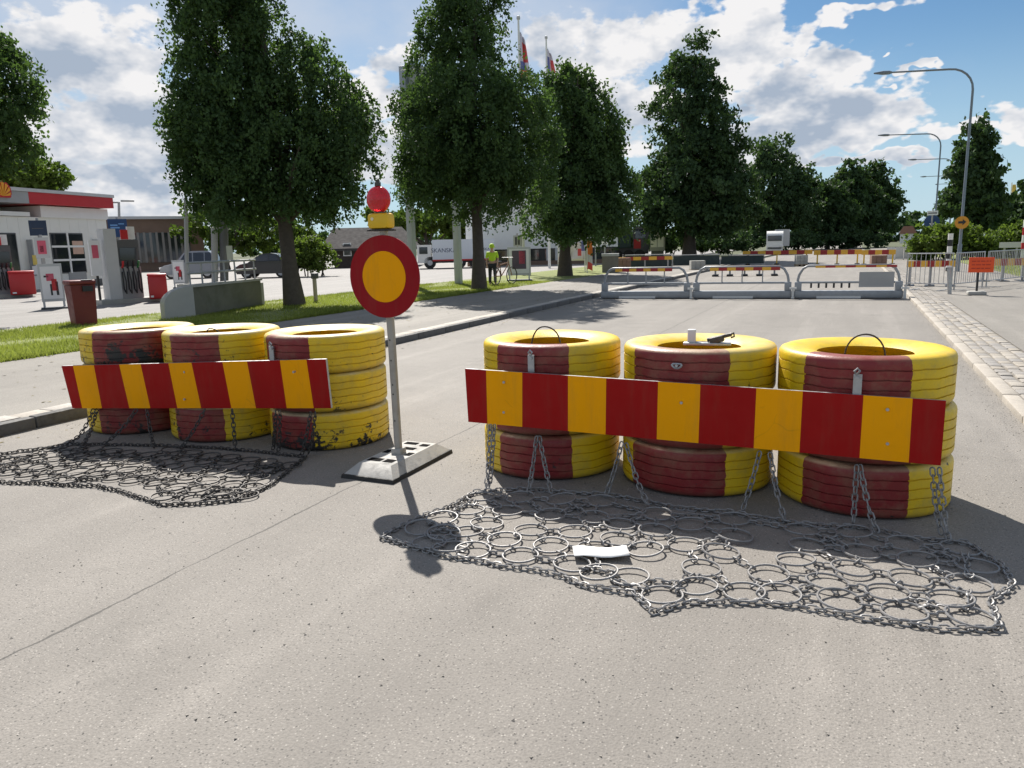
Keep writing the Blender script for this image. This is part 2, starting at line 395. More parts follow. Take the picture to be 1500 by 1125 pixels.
def leaf_mat(name, dark, light, trans, tf=.4):
    m = bpy.data.materials.new(name); m.use_nodes = True; t = m.node_tree; t.nodes.clear()
    a = t.nodes.new('ShaderNodeAttribute'); a.attribute_name = 'tone'
    c = mixc(t, a.outputs['Fac'], dark, light)
    p = t.nodes.new('ShaderNodeBsdfPrincipled'); t.links.new(c, p.inputs['Base Color']); p.inputs['Roughness'].default_value = .65; p.inputs['Specular IOR Level'].default_value = .2
    tr = t.nodes.new('ShaderNodeBsdfTranslucent'); t.links.new(mixc(t, a.outputs['Fac'], tuple(x*.7 for x in trans), trans), tr.inputs[0])
    ms = t.nodes.new('ShaderNodeMixShader'); ms.inputs[0].default_value = tf
    t.links.new(p.outputs[0], ms.inputs[1]); t.links.new(tr.outputs[0], ms.inputs[2])
    o = t.nodes.new('ShaderNodeOutputMaterial'); t.links.new(ms.outputs[0], o.inputs[0]); return m
bladem = leaf_mat('grass_blade', (.13, .17, .03), (.30, .33, .085), (.36, .43, .07), .45)
n = 120000; p = np.zeros((n, 3)); p[:, 0] = rng.uniform(-16.35, -11.3, n); p[:, 1] = 5.5+24*rng.random(n)**1.5; p[:, 2] = .10
keep = (np.sin(p[:, 0]*2.1+np.sin(p[:, 1]*.9)*1.7)+np.sin(p[:, 1]*1.3+np.sin(p[:, 0]*1.6)*2.)+rng.normal(0, .7, n)) > -.9; p = p[keep]
e = np.zeros((9000, 3)); e[:, 0] = -11.36+rng.normal(0, .035, 9000); e[:, 1] = rng.uniform(5.5, 24, 9000); e[:, 2] = .10
grass('grass', np.vstack([p, e]), .06, bladem, 'short green lawn grass on the verge beside the pavement')
e = np.zeros((2600, 3)); cl = rng.uniform(6, 26, 70)[rng.integers(0, 70, 2600)]; e[:, 0] = -11.37+rng.normal(0, .06, 2600); e[:, 1] = cl+rng.normal(0, .09, 2600); e[:, 2] = .10
grass('grass', e, .13, bladem, 'taller weedy tufts along the edge of the pavement')
n = 14000; p = np.zeros((n, 3)); p[:, 0] = rng.uniform(5.6, 10, n); p[:, 1] = rng.uniform(20, 45, n); p[:, 2] = .09
grass('grass', p, .11, bladem, 'rough grass behind the striped fence on the far bank')

# ---------------------------------------------------------------- trees
linden = leaf_mat('linden_leaf', (.032, .066, .030), (.088, .145, .052), (.11, .20, .035), .36)
oak = leaf_mat('oak_leaf', (.026, .056, .028), (.074, .122, .048), (.075, .14, .028), .30)
lightleaf = leaf_mat('light_leaf', (.04, .075, .015), (.11, .15, .03), (.12, .2, .02), .4)
hedge_leaf = leaf_mat('hedge_leaf', (.05, .09, .015), (.14, .19, .04), (.16, .25, .03), .4)
bark = M('bark', (.075, .06, .048), .9, .4, 9, .8)
def leaves(lobes, nclump, per, size, sigma, droop, mat, inner=.3, seed=0):
    """lobes: list of (centre xyz, radii xyz)"""
    g = np.random.default_rng(seed); w = np.array([(r[0]*r[2]) for c, r in lobes]); w = w/w.sum()
    nm = max(8, nclump//5)                                             # boughs, each carrying several sprays
    idx = g.choice(len(lobes), nm, p=w); C = np.array([c for c, r in lobes])[idx]; Rr = np.maximum(np.array([r for c, r in lobes])[idx]-sigma*.75, .15)
    d = g.normal(size=(nm, 3)); d /= np.linalg.norm(d, axis=1)[:, None]
    u = np.where(g.random(nm) < inner, g.uniform(.3, .8, nm), 1-np.abs(g.normal(0, .07, nm)))
    Mo = C+d*Rr*u[:, None]; own = g.integers(0, nm, nclump); d = d[own]
    P = Mo[own]+g.normal(size=(nclump, 3))*sigma*.85*np.array([1, 1, .9])
    ctone = np.clip(.6*g.random(nm)[own]+.4*g.random(nclump), 0, 1)
    N = nclump*per; base = np.repeat(P, per, axis=0)
    hd_ = d[:, :2]+g.normal(size=(nclump, 2))*.6; hd_ /= np.linalg.norm(hd_, axis=1)[:, None]; hd_ = np.repeat(hd_, per, axis=0)
    t = g.random(N); s = g.normal(size=(N, 3))*sigma*.42               # spray runs outwards and hangs down
    base = base+s; base[:, :2] += hd_*(t*sigma*1.5)[:, None]; base[:, 2] -= droop*t*t
    a = g.normal(size=(N, 3)); a[:, 2] -= .9*(droop > 0); a /= np.linalg.norm(a, axis=1)[:, None]
    b = np.cross(a, g.normal(size=(N, 3))); b /= np.linalg.norm(b, axis=1)[:, None]
    sz = size*g.uniform(.6, 1.35, N); L = (sz*.62)[:, None]; W = (sz*.42)[:, None]
    V = np.stack([base-a*L, base+b*W, base+a*L, base-b*W], axis=1).reshape(-1, 3)
    tone = np.clip(.65*np.repeat(ctone, per)+.35*g.random(N), 0, 1)
    return V, np.repeat(tone, 4)
def px_lobes(L, dist, seed=0, depth=1.0):
    g = random.Random(seed); out = []
    for q in L:
        px, py, rx, ry = q[:4]; dd = q[4] if len(q) > 4 else g.uniform(-.25, .25)*rx*dist/F
        c = D(px, py, dist+dd); k = np.linalg.norm(c-np.array([0, 0, H]))/F; out.append((c, (rx*k, rx*k*depth, ry*k)))
    return out
def tree(name, label, base, L, nclump, per, size, sigma, droop, mat, tr, seed, group=None, lean=(0, 0), inner=.42):
    dist = hd(base); lobes = px_lobes(L, dist, seed); r = root(name, base, label, 'tree', group)
    zmin = min(c[2]-q[2] for c, q in lobes); top = max(c[2] for c, q in lobes); zb = max(zmin, base[2]+1.2)
    mc = np.mean([c for c, q in lobes], axis=0); g = random.Random(seed+5)
    mb = MB(); pts = []; rs = []
    B = np.array(base, float); ax = np.array([mc[0], mc[1], top])
    for i in range(9):
        t = i/8; q = B+(ax-B)*t; f = min(1, t*2.2); q[:2] = B[:2]+(np.array(mc[:2])-B[:2])*(t**1.6)+np.array([g.uniform(-.05, .05), g.uniform(-.05, .05)])*tr*3
        pts.append(q); rs.append(tr*(1.35 if i == 0 else (1-.82*t)))
    mb.tube(pts, rs, 12)
    for c, q in lobes:
        for k in range(2):
            t0 = g.uniform(.30, .6); i = int(t0*8); s = np.array(pts[i]); e = np.array(c)+np.array([g.uniform(-.6, .6)*q[0], g.uniform(-.6, .6)*q[1], g.uniform(-.3, .5)*q[2]])
            m_ = (s+e)/2+np.array([0, 0, .12*np.linalg.norm(e-s)]); mb.tube([s, m_, e], [rs[i]*.5, rs[i]*.3, rs[i]*.1], 6)
    mb.build('trunk', bark, r)
    V, tone = leaves(lobes, nclump, per, size, sigma, droop, mat, inner, seed)
    me = fast_mesh('crown', V-np.array(base, float), 4, mat, tone); o = bpy.data.objects.new('crown', me); col.objects.link(o); o.parent = r
    return r
def bush(name, label, base, L, nclump, per, size, sigma, mat, seed, group=None, cat='bush', dist=None):
    dist = dist or hd(base); lobes = px_lobes(L, dist, seed); r = root(name, base, label, cat, group)
    mb = MB(); g = random.Random(seed)
    for c, q in lobes:
        for k in range(3):
            e = np.array(c)+np.array([g.uniform(-.5, .5)*q[0], g.uniform(-.5, .5)*q[1], g.uniform(0, .4)*q[2]]); s = np.array([c[0]+g.uniform(-.2, .2), c[1]+g.uniform(-.2, .2), base[2]])
            mb.tube([s, (s+e)/2+np.array([.05, 0, 0]), e], [.04, .03, .01], 5)
    mb.build('stem', bark, r)
    V, tone = leaves(lobes, nclump, per, size, sigma, .0, mat, .35, seed)
    me = fast_mesh('foliage', V-np.array(base, float), 4, mat, tone); o = bpy.data.objects.new('foliage', me); col.objects.link(o); o.parent = r
    return r
TG = 'trees along the road'
tree('linden_tree', 'broad dark linden tree with a leaning trunk beside the low concrete stairwell wall', G(430, 447, .1),
     [(330,-45,66,70),(335,50,72,105),(340,160,84,90),(330,240,62,66),(455,125,56,70),(496,195,66,64),(425,230,100,78),(466,268,56,50),(358,272,76,48),(318,190,62,70)], 5200, 26, .08, .15, .44, linden, .24, 1)
tree('linden_tree', 'tall egg-shaped linden tree beside the worker in the yellow vest', G(703, 424, .1),
     [(688,15,58,50),(676,85,72,75),(686,165,104,88),(742,185,75,85),(668,245,88,70),(632,255,52,52),(634,190,56,70),(738,260,74,58),(690,-35,45,45)], 4400, 26, .086, .17, .44, linden, .22, 2)
tree('linden_tree', 'dark pear-shaped linden tree behind the orange banners', G(828, 404, .1),
     [(832,125,36,36),(845,185,58,65),(872,220,48,65),(842,280,75,65),(890,285,40,55),(812,318,45,32),(862,325,58,35)], 2400, 24, .135, .25, .5, linden, .30, 3)
b4 = D(1010, 372, 62); b4[2] = 0
tree('oak_tree', 'tallest pointed dark tree behind the steel barriers', b4,
     [(1010,92,28,36),(1005,150,46,52),(1022,205,62,56),(1015,268,78,66),(975,300,38,50),(1058,290,50,60),(1030,315,72,30)], 2400, 22, .24, .42, .2, oak, .5, 4)
b5 = D(1140, 363, 118); b5[2] = 0
tree('oak_tree', 'medium dark tree behind the white truck', b5, [(1133,226,24,26),(1140,265,40,42),(1150,308,45,38),(1118,315,40,28)], 1100, 18, .40, .6, .2, oak, .35, 5)
for i, (L, d, lb) in enumerate([([(1207,285,26,26),(1212,318,36,28)], 124, 'low rounded tree next to the two twin-topped trees'),
                                ([(1243,263,22,24),(1250,300,34,36),(1240,325,30,20)], 130, 'twin-topped dark tree on the truck side'),
                                ([(1276,268,21,24),(1284,305,26,36),(1270,325,28,20)], 136, 'dark tree nearest the far end of the road')]):
    b = D(L[1][0], 362, d); b[2] = 0; tree('oak_tree', lb, b, L, 800, 16, .48, .65, .2, oak, .3, 6+i)
b9 = D(1430, 365, 75); b9[2] = .05
tree('poplar_tree', 'tall columnar dark tree behind the nearest street lamp', b9, [(1432,213,16,28),(1431,255,27,42),(1426,300,35,34),(1448,300,16,30)], 900, 18, .32, .36, .1, oak, .4, 10)
b10 = G(-75, 470, .1)
tree('linden_tree', 'sunlit linden branches reaching in over the petrol station', b10, [(-60,110,80,56),(-62,170,86,54),(-45,200,62,32),(-110,120,90,100)], 1800, 24, .085, .16, .34, linden, .25, 11)
b11 = D(10, 370, 62); b11[2] = .1
tree('leafy_tree', 'light green tree rising behind the petrol station shop', b11, [(25,258,58,32),(-35,235,60,50),(60,270,28,22)], 600, 18, .26, .32, .1, lightleaf, .3, 12)
b12 = D(330, 370, 75); b12[2] = .1
tree('leafy_tree', 'mid green tree behind the parked cars', b12, [(300,325,38,34),(350,335,45,35),(410,340,40,34)], 500, 18, .3, .35, .1, lightleaf, .3, 13)
b13 = D(630, 372, 85); b13[2] = 0
tree('leafy_tree', 'light green tree behind the dark wooden house', b13, [(640,322,42,26),(590,325,30,20),(545,318,24,16),(680,330,30,24)], 520, 18, .36, .4, .1, lightleaf, .3, 14)
b = D(452, 394, 47); b[2] = .1
bush('round_bush', 'rounded green bush between the black car and the wooden house', b, [(448,368,26,22),(470,380,20,16),(432,380,16,18)], 420, 16, .16, .2, hedge_leaf, 15)
for i, (L, d, lb) in enumerate([([(1372,352,30,17),(1352,362,16,14),(1392,340,20,16)], 56, 'bright green hedge bush at the foot of the nearest street lamp'),
                                ([(1425,352,32,17),(1450,362,30,13)], 58, 'yellow-green hedge bush right of the round orange sign'),
                                ([(1485,360,30,16),(1500,345,24,20)], 60, 'green hedge bush by the red and white marker post')]):
    b = D(L[0][0], 376, d); b[2] = .09; bush('hedge_bush', lb, b, L, 380, 16, .2, .25, hedge_leaf, 20+i, 'bushes behind the fence')
b = D(1495, 365, 82); b[2] = .09
tree('leafy_tree', 'dark small tree beyond the hedge and the yellow flags', b, [(1492,325,26,28),(1515,310,34,34)], 400, 16, .36, .4, .1, oak, .3, 25)
for i, (L, d, lb) in enumerate([([(900,352,26,14),(935,354,24,12)], 75, 'dark low bushes behind the tipper truck'), ([(985,354,26,12),(1030,355,28,11),(1070,354,24,12)], 78, 'dark low bushes under the tallest tree'),
                                ([(1100,352,20,12),(1170,352,24,12)], 112, 'dark low bushes beside the white lorry'), ([(1205,351,24,10),(1245,351,24,10),(1285,350,18,9)], 120, 'dark low bushes under the twin-topped trees')]):
    b = D(L[0][0], 362, d); b[2] = 0; bush('low_bush', lb, b, L, 420, 16, .3, .3, oak, 40+i, 'dark bushes along the closed road')
# far-off wood along the horizon
lob = []
g = random.Random(3)
for px in range(-420, 1950, 26):
    d = g.uniform(240, 330); c = D(px, 350, d); h = g.uniform(5, 11); c[2] = h*.5; lob.append((c, (g.uniform(5, 9), 6, h*.6)))
V, tone = leaves(lob, 5200, 9, 1.3, 1.1, 0, oak, .3, 31)
o = bpy.data.objects.new('distant_wood', fast_mesh('distant_wood', V, 4, oak, tone)); col.objects.link(o); tag(o, 'far-off dark wood along the horizon', 'wood', kind='stuff')

# ---------------------------------------------------------------- tyres
def tyre_mat():
    m, t, p, v = base_mat('painted_tyre')
    sx = t.nodes.new('ShaderNodeSeparateXYZ'); t.links.new(v, sx.inputs[0])
    inf = t.nodes.new('ShaderNodeObjectInfo'); rnd = inf.outputs['Random']
    at = t.nodes.new('ShaderNodeAttribute'); at.attribute_type = 'OBJECT'; at.attribute_name = 'red_half'
    wr = t.nodes.new('ShaderNodeAttribute'); wr.attribute_type = 'OBJECT'; wr.attribute_name = 'wear'
    off = t.nodes.new('ShaderNodeCombineXYZ'); t.links.new(mth(t, 'MULTIPLY', rnd, 40.), off.inputs[0]); t.links.new(mth(t, 'MULTIPLY', rnd, 13.), off.inputs[1])
    vv = t.nodes.new('ShaderNodeVectorMath'); vv.operation = 'ADD'; t.links.new(v, vv.inputs[0]); t.links.new(off.outputs[0], vv.inputs[1]); vv = vv.outputs[0]
    ang = mth(t, 'ABSOLUTE', mth(t, 'ARCTAN2', sx.outputs[0], mth(t, 'MULTIPLY', sx.outputs[1], -1.)))     # 0 at local -Y
    ang = mth(t, 'ADD', ang, mth(t, 'MULTIPLY', mth(t, 'SUBTRACT', nz(t, vv, 11, 6), .5), .10))
    red = mth(t, 'LESS_THAN', ang, at.outputs['Fac'])
    n = nz(t, vv, 3.5, 6, .6)
    ye = mixc(t, n, (.68, .44, .004), (.84, .58, .010)); rd = mixc(t, n, (.17, .010, .012), (.28, .018, .019))
    c = mixc(t, red, ye, rd)
    c = mixc(t, mr(t, nz(t, vv, 7, 9, .75), .45, .75, 0, .55), c, (.22, .18, .10))
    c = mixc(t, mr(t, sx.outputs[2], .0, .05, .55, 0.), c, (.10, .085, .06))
    tp = mth(t, 'MULTIPLY', mr(t, sx.outputs[2], .285, .298), mth(t, 'MULTIPLY', mr(t, nz(t, vv, 4, 7, .7), .3, .6), mth(t, 'MINIMUM', mth(t, 'MULTIPLY', wr.outputs['Fac'], 1.6), .85)))
    c = mixc(t, tp, c, (.66, .58, .36))
    # scuffed paint: bare rubber in patches, more near the foot of worn tyres
    sc = mth(t, 'ADD', nz(t, vv, 5.5, 9, .72), mth(t, 'MULTIPLY', nz(t, vv, 22, 4, .6), .18))
    sc = mth(t, 'ADD', sc, mth(t, 'MULTIPLY', wr.outputs['Fac'], mr(t, sx.outputs[2], 0., .3, .26, .06)))
    k = mr(t, sc, .80, .84)
    c = mixc(t, k, c, (.022, .021, .02))
    t.links.new(c, p.inputs['Base Color']); t.links.new(mr(t, nz(t, vv, 18, 3), .3, .7, .38, .58), p.inputs['Roughness'])
    h = mth(t, 'SUBTRACT', nz(t, vv, 60, 4, .6), mth(t, 'MULTIPLY', k, .6)); bump(t, p, h, .25, .006); return m
tyrem = tyre_mat(); rubber = M('rubber', (.03, .029, .028), .75, .3, 12, .4)
steel = M('galvanised_steel', (.42, .43, .44), .45, .25, 14, .1, .75, dirt=.35, dirtc=(.12, .09, .06))
iron = M('worn_iron', (.28, .275, .27), .5, .35, 22, .2, .45, dirt=.5, dirtc=(.09, .06, .04))
dark_iron = M('dark_iron', (.075, .071, .067), .55, .35, 22, .2, .4, dirt=.5, dirtc=(.06, .045, .035))
def tyre_mesh(variant):
    W = .30; R = .5; prof = []
    # closed section: bead, lower sidewall, tread with four grooves, upper sidewall, inside
    prof += [(.275, .035), (.30, .020), (.36, .004), (.42, .0), (.462, .003), (.486, .012), (.4965, .026)]
    gr = [.068, .122, .178, .232]
    prof.append((R, .040))
    for z in gr: prof += [(R, z-.0045), (R-.010, z-.003), (R-.010, z+.003), (R, z+.0045)]
    gi = {i for i, (r, z) in enumerate(prof) if .05 < z < .25}
    prof += [(R, .262), (.4965, .276), (.486, .290), (.462, .299), (.42, .302), (.36, .294), (.30, .278), (.275, .265), (.30, .24), (.40, .20), (.44, .15), (.40, .10), (.30, .06)]
    N = 120
    def wob(i, j):
        if j not in gi: return 0
        k = (i//2+variant) % 4
        return (.0025, 0, -.0025, 0)[k]
    mb = MB(); mb.lathe(prof, N, 0, closed=True, wob=wob)
    # sipes: fine cross cuts on the ribs left as real notches
    mb.v = [(a, b, c*1.036) for a, b, c in mb.v]
    return mb.mesh('tyre', Vector((0, 0, 0)), [tyrem])
tms = [tyre_mesh(0), tyre_mesh(1)]
TH = .314
def wire_loop(par, x, y, z, w, h, rz):
    pts = []; g = random.Random(int(x*100))
    for i in range(17):
        a = math.pi*i/16; pts.append((math.cos(a)*w/2*math.cos(rz), math.cos(a)*w/2*math.sin(rz), -.06+(h+.06)*math.sin(a)**.8))
    mb = MB(); q = origin_of(par)
    mb.tube([(p[0]+x, p[1]+y, p[2]+z) for p in pts], .0055, 6); return mb.build('lifting_wire', dark_iron, par)
ORD = {0: 'bottom', 1: 'middle', 2: 'top'}
def stack(cx, cy, redang, half, name, wear, dz=(0, 0, 0), face=None):
    res = []
    for k in range(3):
        o = bpy.data.objects.new('tyre', random.choice(tms)); col.objects.link(o)
        o.location = (cx+random.uniform(-.012, .012), cy+random.uniform(-.012, .012), k*TH)
        a = math.atan2(-cy, -cx)+math.pi/2+redang+random.uniform(-.03, .03)      # local -Y turned to the camera, then by redang
        o.rotation_euler = (random.uniform(-.004, .004), random.uniform(-.004, .004), a)
        o['red_half'] = half+random.uniform(-.02, .02); o['wear'] = float(wear[k])
        tag(o, '%s tyre of the %s' % (ORD[k], name), 'tyre', 'red and yellow painted tyres'); res.append(o)
    return res
sA = stack(-1.98, 5.10, R_(-17), R_(32), 'clean painted stack beside the round stop sign', (.3, .1, .05))
sB = stack(-.92, 5.10, R_(-18), R_(39), 'painted stack with the grey metal clamp on top', (.35, .15, .3))
sC = stack(.11, 5.08, R_(-4), R_(35), 'clean painted stack at the cobbled kerb end', (.3, .1, .05))
sD = stack(-4.07, 5.16, R_(-42), R_(28), 'scuffed stack nearest the sign foot, mostly yellow side showing', (1.0, .45, .4))
sE = stack(-5.13, 5.08, R_(-32), R_(27), 'scuffed middle stack behind the tilted striped board', (.6, .4, .75))
sF = stack(-6.15, 5.02, R_(-12), R_(38), 'scuffed stack at the grass kerb end with a blackened patch', (.6, .4, .95))
def wire_on(t, w, h):
    q = t.location; c = MB()
    loc = Vector((0, .02, .29)); pts = []
    for i in range(17):
        a = math.pi*i/16; pts.append(Vector((math.cos(a)*w/2, -.02+.01*math.sin(a*3), .20+(h+.10)*math.sin(a)**.7)))
    rot = Matrix.Rotation(-t.rotation_euler.z, 3, 'Z')
    c.tube([rot @ Vector((p.x, p.y-.10, p.z)) + q for p in pts], .0055, 6); return c.build('lifting_wire', dark_iron, t)
for t in (sA[2], sC[2]): wire_on(t, .23, .10)
wire_on(sE[2], .18, .02)

# ---------------------------------------------------------------- striped boards
bred = M('board_red', (.36, .009, .008), .6, .10, 4, .0, dirt=.12, dirtc=(.15, .01, .01), spec=.12); byel = M('board_yellow', (.98, .40, .0), .6, .04, 4, .0, dirt=.14, dirtc=(.55, .26, .02), spec=.12)
def film(m, amount=.5):
    t = m.node_tree; p = t.nodes['Principled BSDF']; v = t.nodes.new('ShaderNodeTexCoord').outputs['Object']; cur = p.inputs['Base Color'].links[0].from_socket
    w = t.nodes.new('ShaderNodeTexNoise'); w.inputs['Scale'].default_value = 2.5; t.links.new(v, w.inputs['Vector'])
    ad = t.nodes.new('ShaderNodeVectorMath'); ad.operation = 'MULTIPLY_ADD'; t.links.new(w.outputs['Color'], ad.inputs[0]); ad.inputs[1].default_value = (.5, .5, .5); t.links.new(v, ad.inputs[2])
    vo = t.nodes.new('ShaderNodeTexVoronoi'); vo.feature = 'DISTANCE_TO_EDGE'; vo.inputs['Scale'].default_value = 2.3; t.links.new(ad.outputs[0], vo.inputs['Vector'])
    line = mth(t, 'MULTIPLY', mr(t, vo.outputs['Distance'], .004, .011, 1., 0.), mr(t, nz(t, v, 3.3, 3), .56, .62))
    mp = t.nodes.new('ShaderNodeMapping'); mp.inputs['Scale'].default_value = (9, 9, 1.3); t.links.new(v, mp.inputs[0])
    streak = mr(t, nz(t, mp.outputs[0], 1.5, 7, .7), .5, .78, 0, .5*amount); spot = mr(t, nz(t, v, 34, 4, .7), .70, .76, 0, .6*amount)
    c = mixc(t, streak, cur, (.16, .11, .07)); c = mixc(t, spot, c, (.07, .05, .04)); c = mixc(t, mth(t, 'MULTIPLY', line, .12), c, (.06, .035, .02))
    t.links.new(c, p.inputs['Base Color'])
film(bred, .35); film(byel, .35)
scuff = M('scuff', (.07, .045, .02), .8, .4, 30)
def board(name, tl, tr_, bl, br, edges_t, edges_b, label, thick=.022):
    tl, tr_, bl, br = [np.array(q, float) for q in (tl, tr_, bl, br)]
    r = root(name, ((bl[0]+br[0])/2, (bl[1]+br[1])/2, min(bl[2], br[2])), label, 'barrier board', 'striped boards on the tyre stacks')
    mb = MB(); n = np.cross(tr_-tl, bl-tl); n /= np.linalg.norm(n)
    if n[1] > 0: n = -n
    e = [0]+edges_t+[1]; f = [0]+edges_b+[1]
    for i in range(len(e)-1):
        a, b_ = tl+(tr_-tl)*e[i], tl+(tr_-tl)*e[i+1]; c, d = bl+(br-bl)*f[i], bl+(br-bl)*f[i+1]
        mb.add([a, b_, d, c], [(0, 1, 2, 3)], i % 2)
    back = [q-n*thick for q in (tl, tr_, br, bl)]; fr = [tl, tr_, br, bl]
    mb.add(fr+back, [(4, 7, 6, 5), (0, 4, 5, 1), (1, 5, 6, 2), (2, 6, 7, 3), (3, 7, 4, 0)], 2)
    o = bpy.data.objects.new('panel', None)
    me = bpy.data.meshes.new('panel'); off = r.location
    me.from_pydata([tuple(Vector(q)-off) for q in mb.v], [], mb.f)
    for m in (bred, byel, steel): me.materials.append(m)
    me.polygons.foreach_set('material_index', mb.m); me.update()
    o = bpy.data.objects.new('panel', me); col.objects.link(o); o.parent = r
    return r, n
def fr(p0, p1, xs, k=0):  # fractions of pixel stripe edges along a board edge
    L = []
    for x in xs:
        L.append(x)
    return L
def edge_fracs(A, B, pxs, pya, pyb, pxa, pxb):
    out = []
    for x in pxs:
        y = pya+(pyb-pya)*(x-pxa)/(pxb-pxa); r = ray(x, y); A2, B2 = np.array(A), np.array(B)
        # closest along AB to the ray, in plan
        d = B2[:2]-A2[:2]; M2 = np.array([[d[0], -r[0]], [d[1], -r[1]]]); s = np.linalg.solve(M2, -A2[:2]); out.append(float(s[0]))
    return out
YB = 4.535
tl, tr2, bl, br = onY(681, 540, YB), onY(1386, 587, YB), onY(686, 618, YB-.01), onY(1378, 682, YB-.01)
sr_b, nb = board('striped_board', tl, tr2, bl, br, edge_fracs(tl, tr2, [712,765,832,888,964,1026,1108,1176,1265,1337], 540, 587, 681, 1386),
      edge_fracs(bl, br, [714,765,832,887,962,1023,1104,1171,1259,1331], 618, 682, 686, 1378), 'long red and yellow striped board fixed level across the three clean stacks')
tl, tr2, bl, br = onY(90, 536, 4.44), onY(477, 526, 4.60), onY(106, 598, 4.46), onY(485, 598, 4.62)
z = 460; et = [60+q/2.778 for q in (130,215,318,405,518,612,738,838,972,1080)]; eb = [60+q/2.778 for q in (168,248,360,445,555,652,775,875,1000,1110)]
sl_b, nb2 = board('striped_board', tl, tr2, bl, br, edge_fracs(tl, tr2, et, 536, 526, 90, 477), edge_fracs(bl, br, eb, 598, 598, 106, 485),
      'red and yellow striped board hanging askew across the scuffed tyre stacks')
def strap(par, px, py0, py1, Y, lean=0.):
    a = onY(px, py0, Y); b_ = onY(px+lean, py1, Y); mb = MB(); a = Vector(a); b_ = Vector(b_)
    ax = (b_-a); L = ax.length; mb.box(a+ax/2, (.045, .008, L), 0, ry=math.atan2(ax.x, ax.z) if False else 0)
    mb.cyl(a+Vector((0, -.014, -.02)), a+Vector((0, .05, -.02)), .011, n=6); mb.tube([a+Vector((0, .0, 0)), a+Vector((.012, -.015, .02)), a+Vector((.0, -.02, .035)), a+Vector((-.016, -.012, .018)), a+Vector((-.004, 0, -.005))], .006, 6)
    return mb.build('hanger_strap', steel, par)
strap(sr_b, 778, 520, 545, 4.585); strap(sr_b, 1256, 548, 580, 4.555); strap(sl_b, 398, 507, 528, 4.66)
mb = MB(); q = onY(992, 535, 4.6)
mb.tube([q+np.array([.03*math.cos(a), -.012, .014*math.sin(a)+.004*math.cos(2*a)]) for a in [i*math.pi/5 for i in range(10)]], .007, 6, closed=True)
mb.cyl(q+np.array([0, .03, 0]), q+np.array([0, -.025, 0]), .009); mb.build('shackle', steel, sr_b)
# bolts through the boards
for par, Y, P in ((sr_b, YB, [(738, 560), (738, 604), (998, 590), (1300, 600), (1300, 650)]), (sl_b, 4.53, [(270, 545), (270, 585), (430, 545)])):
    for px, py in P:
        q = onY(px, py, Y-.006); mb = MB(); mb.cyl(q+np.array([0, .02, 0]), q+np.array([0, -.004, 0]), .009, n=8); mb.build('bolt', steel, par)
# scraps of scuffed film on the level board
# ---------------------------------------------------------------- chains and ring nets
def link(mb, c, d, up, L=.050, w=.029, r=.0047, mi=0):
    d = Vector(d).normalized(); up = Vector(up); up = (up-d*up.dot(d)).normalized(); c = Vector(c); pts = []
    hl = L/2-w/2
    for i in range(10):
        a = 2*math.pi*i/10; x = math.cos(a)*w/2+(hl if math.cos(a) > 0.01 else (-hl if math.cos(a) < -.01 else 0)); y = math.sin(a)*w/2
        pts.append(c+d*x+up*y)
    mb.tube(pts, r, 5, mi, closed=True)
def chain(mb, pts, pitch=.036, mi=0, **k):
    P = [Vector(map(float, p)) for p in pts]; seg = [(P[i+1]-P[i]).length for i in range(len(P)-1)]; T = sum(seg); n = max(1, int(T/pitch))
    for i in range(n):
        s = (i+.5)*T/n; j = 0
        while j < len(seg)-1 and s > seg[j]: s -= seg[j]; j += 1
        c = P[j]+(P[j+1]-P[j])*(s/max(seg[j], 1e-6)); d = P[j+1]-P[j]
        up = Vector((0, 0, 1)) if abs(d.normalized().z) < .8 else Vector((1, .3, 0))
        side = d.cross(up).normalized(); u2 = d.cross(side).normalized(); a = (.7 if i % 2 else -.75)+random.uniform(-.35, .35)
        link(mb, c, d, side*math.cos(a)+u2*math.sin(a), mi=mi, **k)
